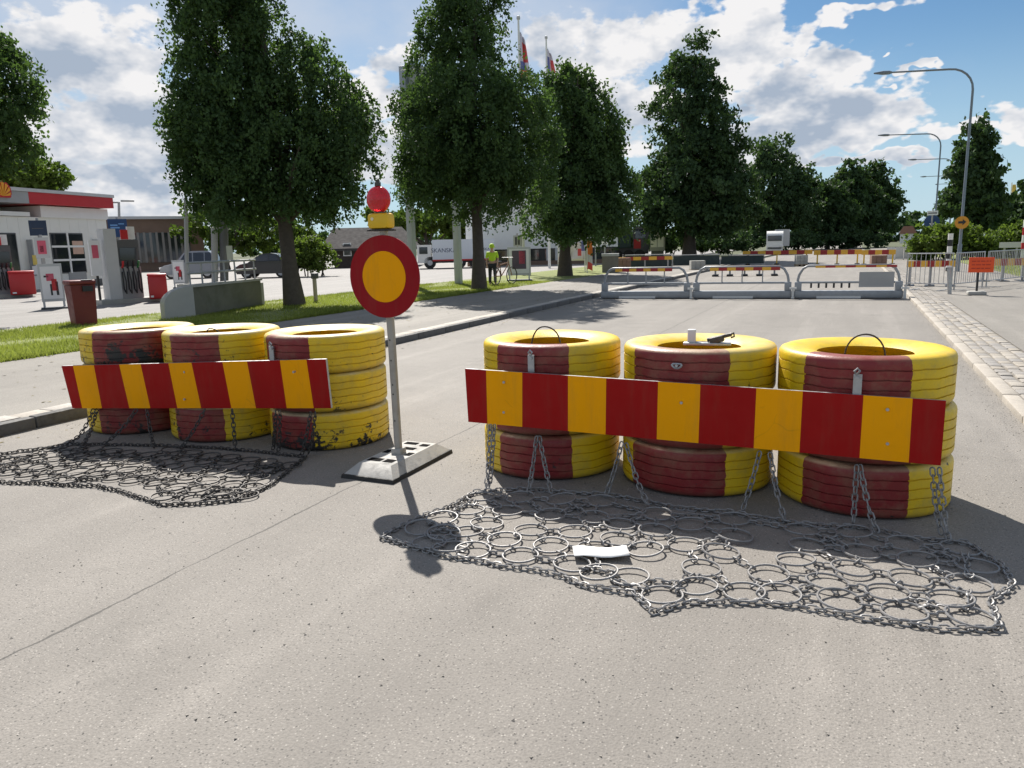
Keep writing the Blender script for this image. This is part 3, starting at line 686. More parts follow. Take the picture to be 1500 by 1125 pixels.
def net(name, label, ringpts, border, hangers, mat, thr, ringr, seed, base):
    g = random.Random(seed); r = root(name, base, label, 'chain net', 'ring and chain nets in front of the tyres')
    proto = []
    for k in range(3):
        mb = MB(); pts = [(ringr*(1+.02*math.sin(2*a+k))*math.cos(a), ringr*math.sin(a)*(1-.02*math.cos(3*a+k)), 0) for a in [2*math.pi*i/24 for i in range(24)]]
        mb.tube(pts, .0057, 6, closed=True); proto.append(mb.mesh('ring', Vector((0, 0, 0)), [mat]))
    C = []
    for (x, y) in ringpts:
        o = bpy.data.objects.new('ring', g.choice(proto)); col.objects.link(o); o.parent = r
        tx, ty = g.gauss(0, .04), g.gauss(0, .04); z = .014+ringr*(abs(tx)+abs(ty))*.75
        o.location = Vector((x, y, z))-Vector(base); o.rotation_euler = (tx, ty, g.uniform(0, 6.3)); C.append(Vector((x, y, z)))
    mb = MB(); seen = set()
    for i, a in enumerate(C):
        nb_ = sorted(((a-b).length, j) for j, b in enumerate(C) if j != i)[:4]
        for d, j in nb_:
            if d < thr and (min(i, j), max(i, j)) not in seen:
                seen.add((min(i, j), max(i, j))); b = C[j]; u = (b-a).normalized(); s = a+u*(ringr-.008); e = b-u*(ringr-.008)
                if d < 2*ringr+.03: s = (a+b)/2-u*.03; e = (a+b)/2+u*.03
                s.z = e.z = .014; m_ = (s+e)/2+Vector((g.uniform(-.012, .012), g.uniform(-.012, .012), .002)); chain(mb, [s, m_, e])
    mb.build('connecting_links', mat, r, kind='stuff')
    mb = MB(); pts = []
    for i in range(len(border)):
        a, b = np.array(border[i]), np.array(border[(i+1) % len(border)]); k = max(1, int(np.linalg.norm(b-a)/.12))
        for j in range(k): q = a+(b-a)*j/k; pts.append((q[0]+g.uniform(-.012, .012), q[1]+g.uniform(-.012, .012), .013))
    chain(mb, pts+[pts[0]]); mb.build('border_chain', mat, r, kind='stuff')
    for (a, b, sag) in hangers:
        a, b = np.array(a, float), np.array(b, float); P = []
        for i in range(9):
            t = i/8; q = a+(b-a)*t; q[2] -= sag*math.sin(math.pi*t); q[2] = max(q[2], .012); P.append(q)
        mb = MB(); chain(mb, P); mb.build('hanging_chain', mat, r)
    return r
RP = [(1075,760),(1175,776),(1250,780),(1325,796),(1407,803),(1077,785),(1183,798),(1262,808),(1343,821),(1430,829),(1056,809),(1165,821),(1248,833),(1333,846),(1419,855),
      (1027,832),(1126,841),(1212,853),(1300,868),(1392,878),(1021,860),(1142,871),(1230,880),(1324,896),(1421,904),
      (762,729),(822,733),(880,734),(963,753),(744,748),(807,754),(870,758),(960,777),(713,767),(778,777),(842,779),(684,780),(739,791),(807,799),(693,807),(762,813),(838,826),
      (617,774),(629,794),(687,747),(647,760),(877,840),(922,846),(970,872),(705,728),(905,790),(945,806),(872,803),(1090,868),(1012,768),(650,782),(660,803),(908,768),(1004,798)]
rp = [tuple(G(*q, z=.014)[:2]) for q in RP]
def bp(L): return [tuple(G(*q, z=.013)[:2]) for q in L]
bord = bp([(558,786),(600,764),(650,745),(700,720),(760,716),(830,721),(905,726),(985,742),(1070,750),(1165,766),(1260,772),(1340,788),(1420,795),(1470,830),(1482,856),(1450,880),(1458,905),(1462,922),(1385,922),(1270,905),(1180,888),(1110,882),(1010,880),(955,896),(930,868),(860,858),(820,840),(740,828),(660,815)])
def hang(top, bot, Y, sag=.0): return (onY(*top, Y), G(*bot, z=.02), sag)
hg = [hang(a, b, YB-.004, s) for a, b, s in [((718,622),(712,716),.05),((724,622),(716,714),.06),((786,640),(774,722),.02),((790,640),(808,722),.02),((911,648),(888,724),.02),((917,650),(950,740),.04),
      ((1113,662),(1088,746),.02),((1128,664),(1150,762),.04),((1255,682),(1250,766),.02),((1260,682),(1285,780),.04),((1366,686),(1380,782),.05),((1376,686),(1390,792),.03)]]
net('ring_net', 'pale iron ring and chain net spread before the level striped board', rp, bord, hg, iron, .50, .093, 5, (-.8, 3.8, 0))
poly = bp([(105,650),(40,660),(-60,672),(-140,690),(-60,703),(0,706),(70,709),(140,712),(190,722),(235,739),(290,738),(345,733),(400,709),(447,669),(380,661),(300,655),(200,652)])
def inside(x, y, P):
    c = False; j = len(P)-1
    for i in range(len(P)):
        if (P[i][1] > y) != (P[j][1] > y) and x < (P[j][0]-P[i][0])*(y-P[i][1])/(P[j][1]-P[i][1])+P[i][0]: c = not c
        j = i
    return c
rp2 = []; g = random.Random(9); xs = [q[0] for q in poly]; ys = [q[1] for q in poly]; y = min(ys)+.10; k = 0
while y < max(ys):
    x = min(xs)+.1+(.12 if k % 2 else 0)
    while x < max(xs):
        xx, yy = x+g.uniform(-.025, .025), y+g.uniform(-.02, .02)
        if inside(xx, yy, poly) and inside(xx, yy+.07, poly) and inside(xx, yy-.07, poly): rp2.append((xx, yy))
        x += .205
    y += .175; k += 1
hg = [(onY(a[0], a[1], 4.5), G(*b, z=.02), s) for a, b, s in [((137,600),(98,650),.06),((142,600),(118,654),.05),((200,600),(150,652),.03),((215,600),(225,655),.02),((300,600),(265,656),.02),((340,600),(345,658),.02),
      ((404,602),(400,658),.02),((410,602),(408,660),.03),((455,604),(442,666),.02),((462,604),(452,664),.04)]]
net('ring_net', 'dark iron ring and chain net spread below the askew striped board', rp2, poly, hg, dark_iron, .36, .080, 6, (-5.2, 3.9, 0))
# scrap of paper and clamp
mb = MB(); q = G(880, 808, .03); vs = []; n = 7
for i in range(n):
    for j in range(4):
        u, w = (i/(n-1)-.5)*.29, (j/3-.5)*.13; vs.append((q[0]+u*cY-w*sY+.02*w, q[1]+u*sY+w*cY-.06*u, .030+.004*math.sin(i*1.3)+.003*math.cos(j*2+i)))
fs = [(i*4+j, (i+1)*4+j, (i+1)*4+j+1, i*4+j+1) for i in range(n-1) for j in range(3)]
mb.add(vs, fs, 0, True); o = mb.build('paper_scrap', M('paper', (.82, .81, .78), .7, .05, 20), label='crumpled white paper scrap lying on the pale ring net', cat='paper')
sm = o.modifiers.new('thickness', 'SOLIDIFY'); sm.thickness = .0015
q = Vector((-.83, 4.93, 3*TH-.008)); r = root('metal_clamp', q, 'grey metal clamp with a screw lying on top of a tyre', 'clamp')
mb = MB(); mb.box(q+Vector((0, 0, .012)), (.30, .07, .018), rz=.12, bev=.004); mb.build('base_plate', steel, r)
mb = MB(); mb.box(q+Vector((-.10, .0, .06)), (.05, .055, .085), rz=.1, bev=.004); mb.build('upright', M('pale_plastic', (.62, .63, .64), .45, .08), r)
mb = MB(); mb.cyl(q+Vector((.0, .0, .035)), q+Vector((.15, .01, .075)), .014, .012, 8); mb.box(q+Vector((.06, 0, .04)), (.09, .05, .04), ry=-.25, bev=.006); mb.build('screw', dark_iron, r)
mb = MB(); mb.tube([q+Vector((.14, .01, .07)), q+Vector((.165, 0, .085)), q+Vector((.17, -.01, .065)), q+Vector((.15, .0, .055))], .006, 6); mb.build('handle', dark_iron, r)

# ---------------------------------------------------------------- round sign with warning lamp
sb = Vector((-3.02, 4.60, 0)); r = root('road_sign', sb, 'round red and yellow road sign with a red warning lamp on a post', 'road sign')
galv = M('weathered_post', (.40, .37, .33), .6, .2, 9, .2, .25, dirt=.5, dirtc=(.16, .11, .07))
def rs(p): return sb+Vector(p)
mb = MB(); mb.tube([rs((0, .0, .03)), rs((-.01, 0, 1.0)), rs((-.028, 0, 1.74))], .029, 12); po = mb.build('post', galv, r)
mb = MB()
for z in (.35, .55, .62, .8, .95): mb.cyl(rs((.002-.01*z, -.03, z)), rs((.002-.01*z, -.02, z)), .006, n=6)
mb.build('bolt_holes', rubber, po, kind='stuff')
# disc faces down the road (-Y), slightly tilted with the post
cz = 1.405; rd_ = M('sign_red', (.30, .011, .016), .6, .1, 3, dirt=.1, dirtc=(.1, .01, .01), spec=.12); ye_ = M('sign_yellow', (.92, .38, .0), .6, .05, 3, dirt=.10, dirtc=(.5, .25, .02), spec=.12)
film(rd_, .4); film(ye_, .4)
def disc(name, rad, y0, y1, mat, par, nn=64, inner=0):
    mb = MB(); c = rs((-.02, 0, cz)); a = [2*math.pi*i/nn for i in range(nn)]
    mb.prism([(rad*math.cos(q), rad*math.sin(q)) for q in a], lambda u, v, d: c+Vector((u, d, v)), y0, y1); return mb.build(name, mat, par)
d1 = disc('sign_disc', .292, -.040, -.030, rd_, r); disc('sign_centre', .181, -.0425, -.0405, ye_, d1)
disc('sign_back', .290, -.0295, -.026, steel, d1)
mb = MB(); mb.box(rs((-.02, -.012, cz+.12)), (.12, .03, .04)); mb.build('bracket', steel, r); mb = MB(); mb.box(rs((-.02, -.012, cz-.12)), (.12, .03, .04)); mb.build('bracket', steel, r)
wl = Vector((-.045, 0, 1.72)); ly = M('lamp_yellow', (.74, .46, .01), .4, .08, 5, dirt=.15)
mb = MB(); mb.box(rs(wl+Vector((0, 0, .075))), (.17, .115, .11), 0, bev=.025); wb = mb.build('warning_lamp', ly, r)
mb = MB(); mb.box(rs(wl+Vector((0, 0, .012))), (.172, .117, .012), bev=.004); mb.build('gasket', rubber, wb)
mb = MB(); mb.cyl(rs(wl+Vector((-.035, -.062, .09))), rs(wl+Vector((-.035, -.057, .09))), .012, n=10); mb.build('lamp_switch', M('switch_white', (.75, .7, .5), .5, .05), wb)
def lens_mat():
    m, t, p, v = base_mat('red_lens'); p.inputs['Base Color'].default_value = (.75, .02, .035, 1); p.inputs['Roughness'].default_value = .18
    p.inputs['Transmission Weight'].default_value = .35; p.inputs['Subsurface Weight'].default_value = .4; p.inputs['Subsurface Radius'].default_value = (.1, .02, .02)
    w = t.nodes.new('ShaderNodeTexWave'); w.inputs['Scale'].default_value = 30; t.links.new(v, w.inputs['Vector']); bump(t, p, w.outputs['Fac'], .25, .004); return m
mb = MB(); pr = [(.0, -.048), (.04, -.046), (.075, -.036), (.09, -.018), (.095, 0), (.09, .018), (.075, .036), (.04, .046), (.0, .048)]
N = 32; c = rs(wl+Vector((-.012, 0, .225))); vs = []
for i in range(N):
    a = 2*math.pi*i/N
    for (q, y) in pr: vs.append(c+Vector((q*math.cos(a), y, q*math.sin(a))))
k = len(pr); fs = [(i*k+j, ((i+1) % N)*k+j, ((i+1) % N)*k+j+1, i*k+j+1) for i in range(N) for j in range(k-1)]
mb.add(vs, fs, 0, True); mb.build('red_lens', lens_mat(), wb)
mb = MB(); mb.box(c+Vector((0, 0, .105)), (.03, .04, .03), bev=.004); mb.cyl(c+Vector((0, 0, .10)), c+Vector((0, 0, .135)), .012); mb.build('lens_cap', dark_iron, wb); mb = MB(); mb.box(c+Vector((.01, 0, -.1)), (.05, .05, .03)); mb.build('lens_bracket', dark_iron, wb)
black_r = M('socket_black', (.008, .008, .008), .9, .1, spec=.05)
# foot plate: long along the road, bevelled, with dark sockets
fp = Vector((-3.03, 4.62, 0)); wht = M('foot_grey_white', (.40, .385, .355), .7, .25, 9, .3, dirt=.75, dirtc=(.10, .095, .09))
def frust(mb, c, a, b, z0, z1, ia, ib):
    vs = [(c.x+sx*a/2, c.y+sy*b/2, z0) for sx, sy in ((-1,-1),(1,-1),(1,1),(-1,1))]+[(c.x+sx*ia/2, c.y+sy*ib/2, z1) for sx, sy in ((-1,-1),(1,-1),(1,1),(-1,1))]
    mb.add(vs, [(3,2,1,0),(4,5,6,7),(0,1,5,4),(1,2,6,5),(2,3,7,6),(3,0,4,7)])
mb = MB(); frust(mb, fp, .44, .86, .0, .028, .43, .85); ft = mb.build('foot_rim', rubber, r)
mb = MB(); frust(mb, fp, .41, .82, .0285, .095, .27, .64); fo = mb.build('foot_plate', wht, r)
for dx, dy, w, h in ((-.06, -.22, .11, .07), (.06, -.22, .08, .07), (.0, .12, .13, .06), (-.05, .26, .11, .06), (.08, .24, .07, .06), (-.1, 0, .05, .08), (.1, -.02, .05, .08)):
    mb = MB(); mb.box((fp.x+dx, fp.y+dy, .0945), (w, h, .006)); mb.build('socket', black_r, fo)
mb = MB(); mb.box((sb.x, sb.y, .115), (.085, .085, .05), bev=.008); mb.build('post_socket', wht, fo)

# ================================================================ background
white = M('white_paint', (.80, .79, .76), .5, .06, 2, dirt=.08, dirtc=(.4, .38, .34)); cream = M('cream_cladding', (.80, .785, .73), .55, .05, 2, dirt=.1, dirtc=(.4, .36, .28))
redp = M('red_paint', (.50, .018, .024), .4, .08, 2); redbin = M('red_plastic', (.46, .02, .022), .4, .1, 3, dirt=.15)
maroon = M('maroon_bin', (.16, .018, .016), .5, .15, 4, dirt=.25); grey = M('grey_paint', (.34, .34, .34), .5, .1, 3); lgrey = M('light_grey', (.52, .52, .52), .5, .08, 3)
dgrey = M('dark_grey', (.09, .092, .095), .5, .15, 3); black = M('black_paint', (.018, .018, .02), .4, .2, 5); blue = M('sign_blue', (.012, .05, .15), .4, .1, 3)
navy = M('navy', (.018, .035, .075), .4, .1, 3); concrete = M('concrete', (.40, .39, .36), .85, .15, 2.5, .3, dirt=.4, dirtc=(.2, .19, .16))
moss = M('mossy_concrete', (.16, .155, .115), .9, .3, 2.2, .4, dirt=.6, dirtc=(.075, .085, .045)); yelp = M('yellow_paint', (.80, .50, .02), .45, .08, 3); orange = M('orange_sign', (.80, .085, .012), .45, .08, 3)
brick = M('brick_far', (.19, .125, .09), .85, .2, 1.5); darkwood = M('dark_wood', (.05, .038, .032), .8, .3, 3); rooft = M('grey_roof', (.065, .06, .058), .95, .2, 1.5, .1, spec=.1)
pinkp = M('poster_pink', (.62, .10, .16), .5, .3, 1.5); postw = M('poster_white', (.78, .76, .76), .5, .08, 3); skin = M('skin', (.55, .33, .24), .55, .1, 6)
hivis = M('hi_vis', (.55, .80, .03), .6, .1, 5); trous = M('dark_trousers', (.025, .025, .03), .8, .2, 8); goldp = M('poster_gold', (.75, .55, .12), .5, .15, 4)
def glass_mat(name, c, rough=.06):
    m, t, p, v = base_mat(name); p.inputs['Base Color'].default_value = (*c, 1); p.inputs['Roughness'].default_value = rough; p.inputs['Specular IOR Level'].default_value = .8
    bump(t, p, nz(t, v, 1.2, 2), .04, .02); return m
glass = glass_mat('dark_glass', (.02, .024, .028)); carglass = glass_mat('car_glass', (.03, .035, .045), .03)
def carpaint(name, c):
    m, t, p, v = base_mat(name); p.inputs['Base Color'].default_value = (*c, 1); p.inputs['Roughness'].default_value = .3; p.inputs['Coat Weight'].default_value = .6; p.inputs['Coat Roughness'].default_value = .05; return m
GZ = .086
# ---- petrol station shop: the facade plane from two pixel columns and the roof edge
A = D(-260, 380, 46.5*.80); B = D(162, 380, 46.6); SP = Plane(A, B)
def shop():
    r = root('petrol_station_shop', SP.pt(SP.L, -4, GZ), 'white petrol station shop with a red roof band and large windows', 'shop'); L = SP.L
    zt = SP.uz(158, 322)[1]
    mb = MB(); SP.box(mb, -2, L, -9, 0, GZ-.02, zt); wall = mb.build('wall', cream, r)
    for i in range(23):                          # ribbed cladding near the corner
        u = L-.12-i*.60
        mb = MB(); SP.box(mb, u-.012, u+.012, 0, .008, GZ+.55, zt-.02); mb.build('cladding_rib', cream, wall)
    mb = MB(); SP.box(mb, SP.uz(57, 315)[0], L+.05, -9.05, .12, zt, SP.uz(158, 307)[1]); mb.build('white_fascia', white, r)
    mb = MB(); SP.box(mb, -2, SP.uz(41, 315)[0], -5, .12, zt+.02, SP.uz(20, 310)[1]); mb.build('white_fascia', white, r)
    z0, z1 = SP.uz(158, 306)[1], SP.uz(158, 291)[1]
    mb = MB(); SP.box(mb, SP.uz(30, 295)[0], L+.1, -9.1, .5, z0+.01, z1); mb.build('red_band', redp, r)
    mb = MB(); SP.box(mb, -2, SP.uz(30, 295)[0]-.01, -9.1, .5, z0+.01, z1); mb.build('grey_band', grey, r)
    mb = MB(); SP.box(mb, -2.1, L+.15, -9.2, .56, z1+.005, z1+.16); mb.build('roof_edge', lgrey, r)
    def window(p0, p1, cols, rows, name='window'):
        (u0, za), (u1, zb) = SP.uz(*p0), SP.uz(*p1); za, zb = max(za, zb), min(za, zb); zb = max(zb, GZ+.05)
        mb = MB(); SP.box(mb, u0, u1, .0, .03, zb, za); w = mb.build(name, dgrey, r)
        for i in range(cols):
            for j in range(rows):
                a = u0+(u1-u0)*i/cols+.06; b = u0+(u1-u0)*(i+1)/cols-.06; c = zb+(za-zb)*j/rows+.06; d = zb+(za-zb)*(j+1)/rows-.06
                mb = MB(); SP.box(mb, a, b, .031, .045, c, d); mb.build('pane', glass, w)
        for i in range(1, cols): q = u0+(u1-u0)*i/cols; mb = MB(); SP.box(mb, q-.05, q+.05, .03, .075, zb, za); mb.build('mullion', white, w)
        for j in range(1, rows): q = zb+(za-zb)*j/rows; mb = MB(); SP.box(mb, u0, u1, .03, .070, q-.05, q+.05); mb.build('transom', white, w)
        return w
    window((-75, 340), (32, 412), 3, 1, 'door'); w = window((72, 341), (127, 399), 2, 3)
    mb = MB(); p0 = SP.uz(103, 354)[0], SP.uz(103, 376)[1]; SP.pbox(mb, (104, 353), (122, 372), .05, .056); mb.build('window_poster', M('poster_skin', (.62, .40, .30), .5, .4, 1.2), w)
    mb = MB(); SP.pbox(mb, (100, 399), (127, 411), .0, .04); mb.build('grey_panel', grey, r)
    for px in (38, 134):
        mb = MB(); SP.pbox(mb, (px, 351), (px+9, 404), .02, .30); k = mb.build('service_column', grey, r)
        mb = MB(); SP.pbox(mb, (px+1, 374), (px+9, 388), .301, .32); mb.build('yellow_notice', goldp, k)
        mb = MB(); SP.pbox(mb, (px+1, 390), (px+9, 402), .301, .32); mb.build('pale_notice', postw, k)
    mb = MB(); SP.box(mb, L-3.1, L+.03, -9, .05, GZ, SP.uz(150, 408)[1]); mb.build('dark_plinth', dgrey, r)
    # scallop emblem on the band
    u, z = SP.uz(-13, 281); rad = abs(SP.uz(0, 281)[0]-u); pts = []
    for i in range(33):
        a = R_(-35+250*i/32); rr = rad*(1+.05*abs(math.sin(i*1.6))); pts.append((u+rr*math.cos(a), z+rr*math.sin(a)*1.0))
    mb = MB(); mb.prism(pts, lambda a, b, d: Vector(SP.pt(a, d, b)), .52, .62); e = mb.build('emblem', redp, r)
    for i in range(7):
        a0, a1 = R_(-25+i*33), R_(-25+i*33+22); q = [(u, z-rad*.45)]+[(u+rad*.86*math.cos(a0+(a1-a0)*k/4), z+rad*.86*math.sin(a0+(a1-a0)*k/4)) for k in range(5)]
        mb = MB(); mb.prism(q, lambda a, b, d: Vector(SP.pt(a, d, b)), .622, .65); mb.build('emblem_rib', M('emblem_orange', (.80, .34, .02), .4, .08), e)
shop()
def pump(px, base_y, label, group='fuel pumps', sc=1.0, binside=1):
    b = G(px, base_y, GZ); P = face_plane(px-22, px+22, base_y, hd(b), .35); r = root('fuel_pump', b, label, 'fuel pump', group); m = P.L/2
    def bx(u0, u1, d0, d1, z0, z1, mat, name, par=r):
        mb = MB(); P.box(mb, m+u0, m+u1, d0, d1, GZ+z0, GZ+z1); return mb.build(name, mat, par)
    bx(-.95, .9, -.6, .45, 0, .14, concrete, 'island')
    bx(-.62, -.25, -.28, .28, .14, 2.35, lgrey, 'column'); bx(-.25, .42, -.24, .24, .14, 1.15, grey, 'cabinet'); bx(-.24, .42, -.22, .22, 1.16, 2.0, dgrey, 'display_housing')
    d = bx(-.18, .36, .22, .24, 1.35, 1.75, glass, 'display'); bx(-.1, .12, .23, .26, 2.02, 2.32, redp, 'topper'); bx(.14, .36, .1, .2, 2.02, 2.42, M('pale_topper', (.66, .66, .64), .5), 'topper')
    for i, u in enumerate((-.16, 0., .16, .32)):
        mb = MB(); q = [P.pt(m+u, .26, GZ+1.25), P.pt(m+u+.03, .36, GZ+.7), P.pt(m+u+.02, .33, GZ+.3), P.pt(m+u-.03, .29, GZ+.45), P.pt(m+u-.02, .26, GZ+1.0)]; mb.tube(q, .022, 6); h = mb.build('hose', black, r)
        mb = MB(); mb.tube([P.pt(m+u, .25, GZ+1.12), P.pt(m+u, .34, GZ+1.22), P.pt(m+u, .36, GZ+1.34)], .035, 6); mb.build('nozzle', [redp, black, black, M('nozzle_green', (.02, .2, .06), .4)][i], h)
    bx(-1.05, -.72, .1, .2, .9, 2.0, postw, 'poster_frame'); bx(-.98, -.80, .201, .21, 1.45, 1.85, pinkp, 'poster_picture'); bx(-.92, -.86, .12, .18, .0, .9, black, 'poster_leg')
    return P, m, b
pump(188, 443, 'grey fuel pump with black hoses between the shop and the concrete stairwell wall'); pump(4, 436, 'grey fuel pump in front of the shop doors', sc=.9)
def red_box(px, py, w, h, label):
    b = G(px, py, GZ+.1); P = face_plane(px-w/2, px+w/2, py, hd(b)); r = root('sand_bin', b, label, 'bin', 'red bins at the pumps'); k = hd(b)/F*h; m = P.L
    mb = MB(); q = P.pt(m/2, -.3, GZ+.1+k*.46); mb.box(q, (m*.96, .55, k*.92), rz=P.ang, bev=.05); mb.build('body', redbin, r)
    mb = MB(); q = P.pt(m/2, -.3, GZ+.1+k*.95); mb.box(q, (m, .62, k*.1), rz=P.ang, bev=.04); mb.build('lid', redp, r)
    mb = MB(); P.box(mb, m*.1, m*.25, -.02, .0, GZ+.16, GZ+.22); mb.build('sticker', postw, r)
red_box(35, 432, 40, 29, 'red plastic bin beside the pump at the shop doors'); red_box(233, 438, 29, 33, 'red plastic bin beside the pump by the concrete wall')
# litter bin
b = G(129, 476, .1); r = root('litter_bin', b, 'dark red litter bin standing at the edge of the grass', 'litter bin')
P = face_plane(107, 151, 476, hd(b), .3); mb = MB(); q = P.pt(P.L/2, -.25, .1)
def taper(mb, c, w, d, z0, z1, k, ang, mi=0):
    vs = []
    for z, s in ((z0, k), (z1, 1.)):
        for sx, sy in ((-1,-1),(1,-1),(1,1),(-1,1)): x, y = sx*w/2*s, sy*d/2*s; vs.append((c[0]+x*math.cos(ang)-y*math.sin(ang), c[1]+x*math.sin(ang)+y*math.cos(ang), z))
    mb.add(vs, [(3,2,1,0),(4,5,6,7),(0,1,5,4),(1,2,6,5),(2,3,7,6),(3,0,4,7)], mi)
W = P.L*.82; taper(mb, q, W, W*.9, .1, .98, .86, P.ang); mb.build('body', maroon, r)
mb = MB(); mb.box((q[0], q[1], 1.035), (W*1.08, W, .10), rz=P.ang, bev=.03); lid = mb.build('lid', maroon, r)
mb = MB(); P.box(mb, P.L/2-W*.05, P.L/2+W*.36, W*.45-.25, W*.45-.2, .84, .96); mb.build('opening', black, lid)
mb = MB(); P.box(mb, P.L/2-W*.05, P.L/2+W*.4, W*.3-.25, W*.45-.21, 1.086, 1.096); mb.build('ash_tray', steel, lid)
# advertising boards and info signs
def aboard(px0, px1, py0, py1, label, pic, legs=True, dist=None, cat='poster stand', name='poster_stand', group=None, zb=GZ):
    b = G((px0+px1)/2, py1, zb) if dist is None else D((px0+px1)/2, py1, dist); P = face_plane(px0, px1, py1, hd(b)); r = root(name, b, label, cat, group)
    zt = P.uz((px0+px1)/2, py0)[1]; z0 = b[2]; h = zt-z0; L = P.L
    mb = MB(); P.box(mb, 0, L, -.05, .0, z0+h*.16, zt); fr_ = mb.build('frame', lgrey, r)
    mb = MB(); P.box(mb, L*.08, L*.92, .001, .012, z0+h*.22, zt-h*.06); po = mb.build('poster', postw, r)
    for (u0, u1, v0, v1, mt) in pic:
        mb = MB(); P.box(mb, L*u0, L*u1, .013, .018, z0+h*v0, z0+h*v1); mb.build('poster_picture', mt, po)
    for s in (.08, .92): mb = MB(); P.box(mb, L*s-.03, L*s+.03, -.055, -.01, z0, z0+h*.3); mb.build('leg', lgrey, r)
    mb = MB(); P.box(mb, -.04, L+.04, -.35, .3, z0, z0+.05); mb.build('foot', dgrey, r); return r
PIC = [(.3, .62, .62, .78, pinkp), (.5, .72, .40, .66, redp), (.42, .5, .30, .55, black), (.66, .76, .30, .60, black), (.2, .4, .7, .74, black)]
aboard(63, 98, 386, 452, 'white poster stand with a pink picture beside the dark red litter bin', PIC)
aboard(255, 273, 381, 422, 'narrow white poster stand at the stairwell railing', PIC, dist=36)
aboard(744, 778, 362, 411, 'grey framed poster stand beside the worker', [(.2, .8, .35, .9, M('poster_dark', (.10, .07, .10), .5, .5, 2)), (.5, .75, .5, .88, pinkp)], zb=.1)
def hung_sign(px0, px1, py0, py1, dist, base_y, label, mat, marks, name='hanging_sign'):
    P = face_plane(px0, px1, py1, dist); b = P.pt(P.L/2, -.1, GZ); r = root(name, b, label, 'sign'); a, c = P.uz(px0, py0), P.uz(px1, py1); L = P.L
    mb = MB(); P.box(mb, 0, L, 0, .08, c[1], a[1]); s = mb.build('panel', mat, r)
    mb = MB(); mb.tube([P.pt(L/2, -.06, GZ), P.pt(L/2, -.06, a[1]+.1)], .05, 8); mb.build('post', grey, r)
    for (u0, u1, v0, v1, mt) in marks: mb = MB(); P.box(mb, L*u0, L*u1, .081, .09, c[1]+(a[1]-c[1])*v0, c[1]+(a[1]-c[1])*v1); mb.build('mark', mt, s)
bl2 = M('mark_blue', (.15, .32, .6), .5)
hung_sign(160, 188, 321, 347, 44, 400, 'blue sign panel at the corner of the shop', blue, [(.12, .5, .62, .7, bl2), (.12, .6, .48, .56, bl2), (.55, .85, .7, .76, bl2)])
hung_sign(44, 70, 323, 345, 38, 400, 'dark navy sign panel before the shop fascia', navy, [(.15, .8, .45, .5, dgrey)])
hung_sign(53, 74, 348, 378, 33, 420, 'small framed picture sign below the navy panel', lgrey, [(.2, .8, .2, .85, pinkp), (.35, .6, .3, .6, dgrey)])
# twin-armed car park lamp
b = D(173, 372, 60); b[2] = GZ; r = root('car_park_lamp', b, 'twin-armed grey lamp standing behind the shop', 'lamp'); t = D(174, 296, 60)
mb = MB(); mb.cyl(b, t, .10, .08); mb.build('pole', grey, r); P = face_plane(160, 190, 296, 60)
for s, a in ((-1, -.02), (1, .08)):
    mb = MB(); q = P.pt(P.L/2+s*.5, 0, t[2]+a); mb.box(q, (.85, .25, .12), rz=P.ang, bev=.03); mb.build('lamp_head', grey, r)
# ---- far buildings
P = face_plane(150, 300, 372, 78); r = root('brick_building', P.pt(P.L/2, -6, GZ), 'long low brown building with vertical slats behind the pumps', 'building'); L = P.L
z1, z0 = P.uz(225, 321)[1], P.uz(225, 341)[1]
mb = MB(); P.box(mb, -14, L, -12, 0, GZ, z1); mb.build('wall', brick, r); mb = MB(); P.box(mb, -14.2, L+.2, -12.2, .3, z1, z1+.25); mb.build('roof_edge', lgrey, r)
mb = MB(); P.box(mb, -6, L-1.2, .0, .05, GZ+.8, z0); mb.build('window_band', glass, r)
for i in range(30):
    u = -5.9+i*.52
    if u < L-1.3: mb = MB(); P.box(mb, u, u+.2, .05, .2, GZ+.8, z0+.05); mb.build('slat', M('slat_grey', (.24, .22, .20), .6), r)
P = face_plane(476, 612, 387, 66, -.12); r = root('wooden_house', P.pt(P.L/2, -4, GZ), 'low dark wooden house with a long grey roof', 'house'); L = P.L
ze = P.uz(560, 361)[1]; zr = P.uz(560, 331)[1]
mb = MB(); P.box(mb, .8, L-.6, -7, 0, GZ, ze); mb.build('wall', darkwood, r)
mb = MB(); mb.add([P.pt(-.2, .7, ze-.1), P.pt(L, .7, ze-.1), P.pt(L-1.5, -3.5, zr), P.pt(.3, -3.5, zr), P.pt(-.2, -7.7, ze-.1), P.pt(L, -7.7, ze-.1),
                 P.pt(-.2, .7, ze-.3), P.pt(L, .7, ze-.3), P.pt(-.2, -7.7, ze-.3), P.pt(L, -7.7, ze-.3)], [(0,1,2,3),(3,2,5,4),(0,3,4),(1,5,2),(0,6,7,1),(4,5,9,8),(6,8,9,7),(0,4,8,6),(1,7,9,5)]); mb.build('roof', rooft, r)
for u in (1.6, 3.4, 5.6): mb = MB(); P.box(mb, u, u+.7, .0, .05, GZ+1.0, GZ+2.1); w = mb.build('window', white, r); mb = MB(); P.box(mb, u+.08, u+.62, .051, .06, GZ+1.08, GZ+2.02); mb.build('pane', glass, w)
P = face_plane(684, 905, 395, 60, .05); r = root('white_building', P.pt(P.L/2, -6, GZ), 'white flat-fronted building with a dark window band behind the lindens', 'building'); L = P.L
za, zb, zc = P.uz(790, 364)[1], P.uz(790, 382)[1], P.uz(790, 250)[1]
mb = MB(); P.box(mb, 0, L, -10, 0, za, 5.6); mb.build('upper_wall', white, r); mb = MB(); P.box(mb, .05, L-.05, -9.9, -.05, GZ, zb); mb.build('base_wall', brick, r)
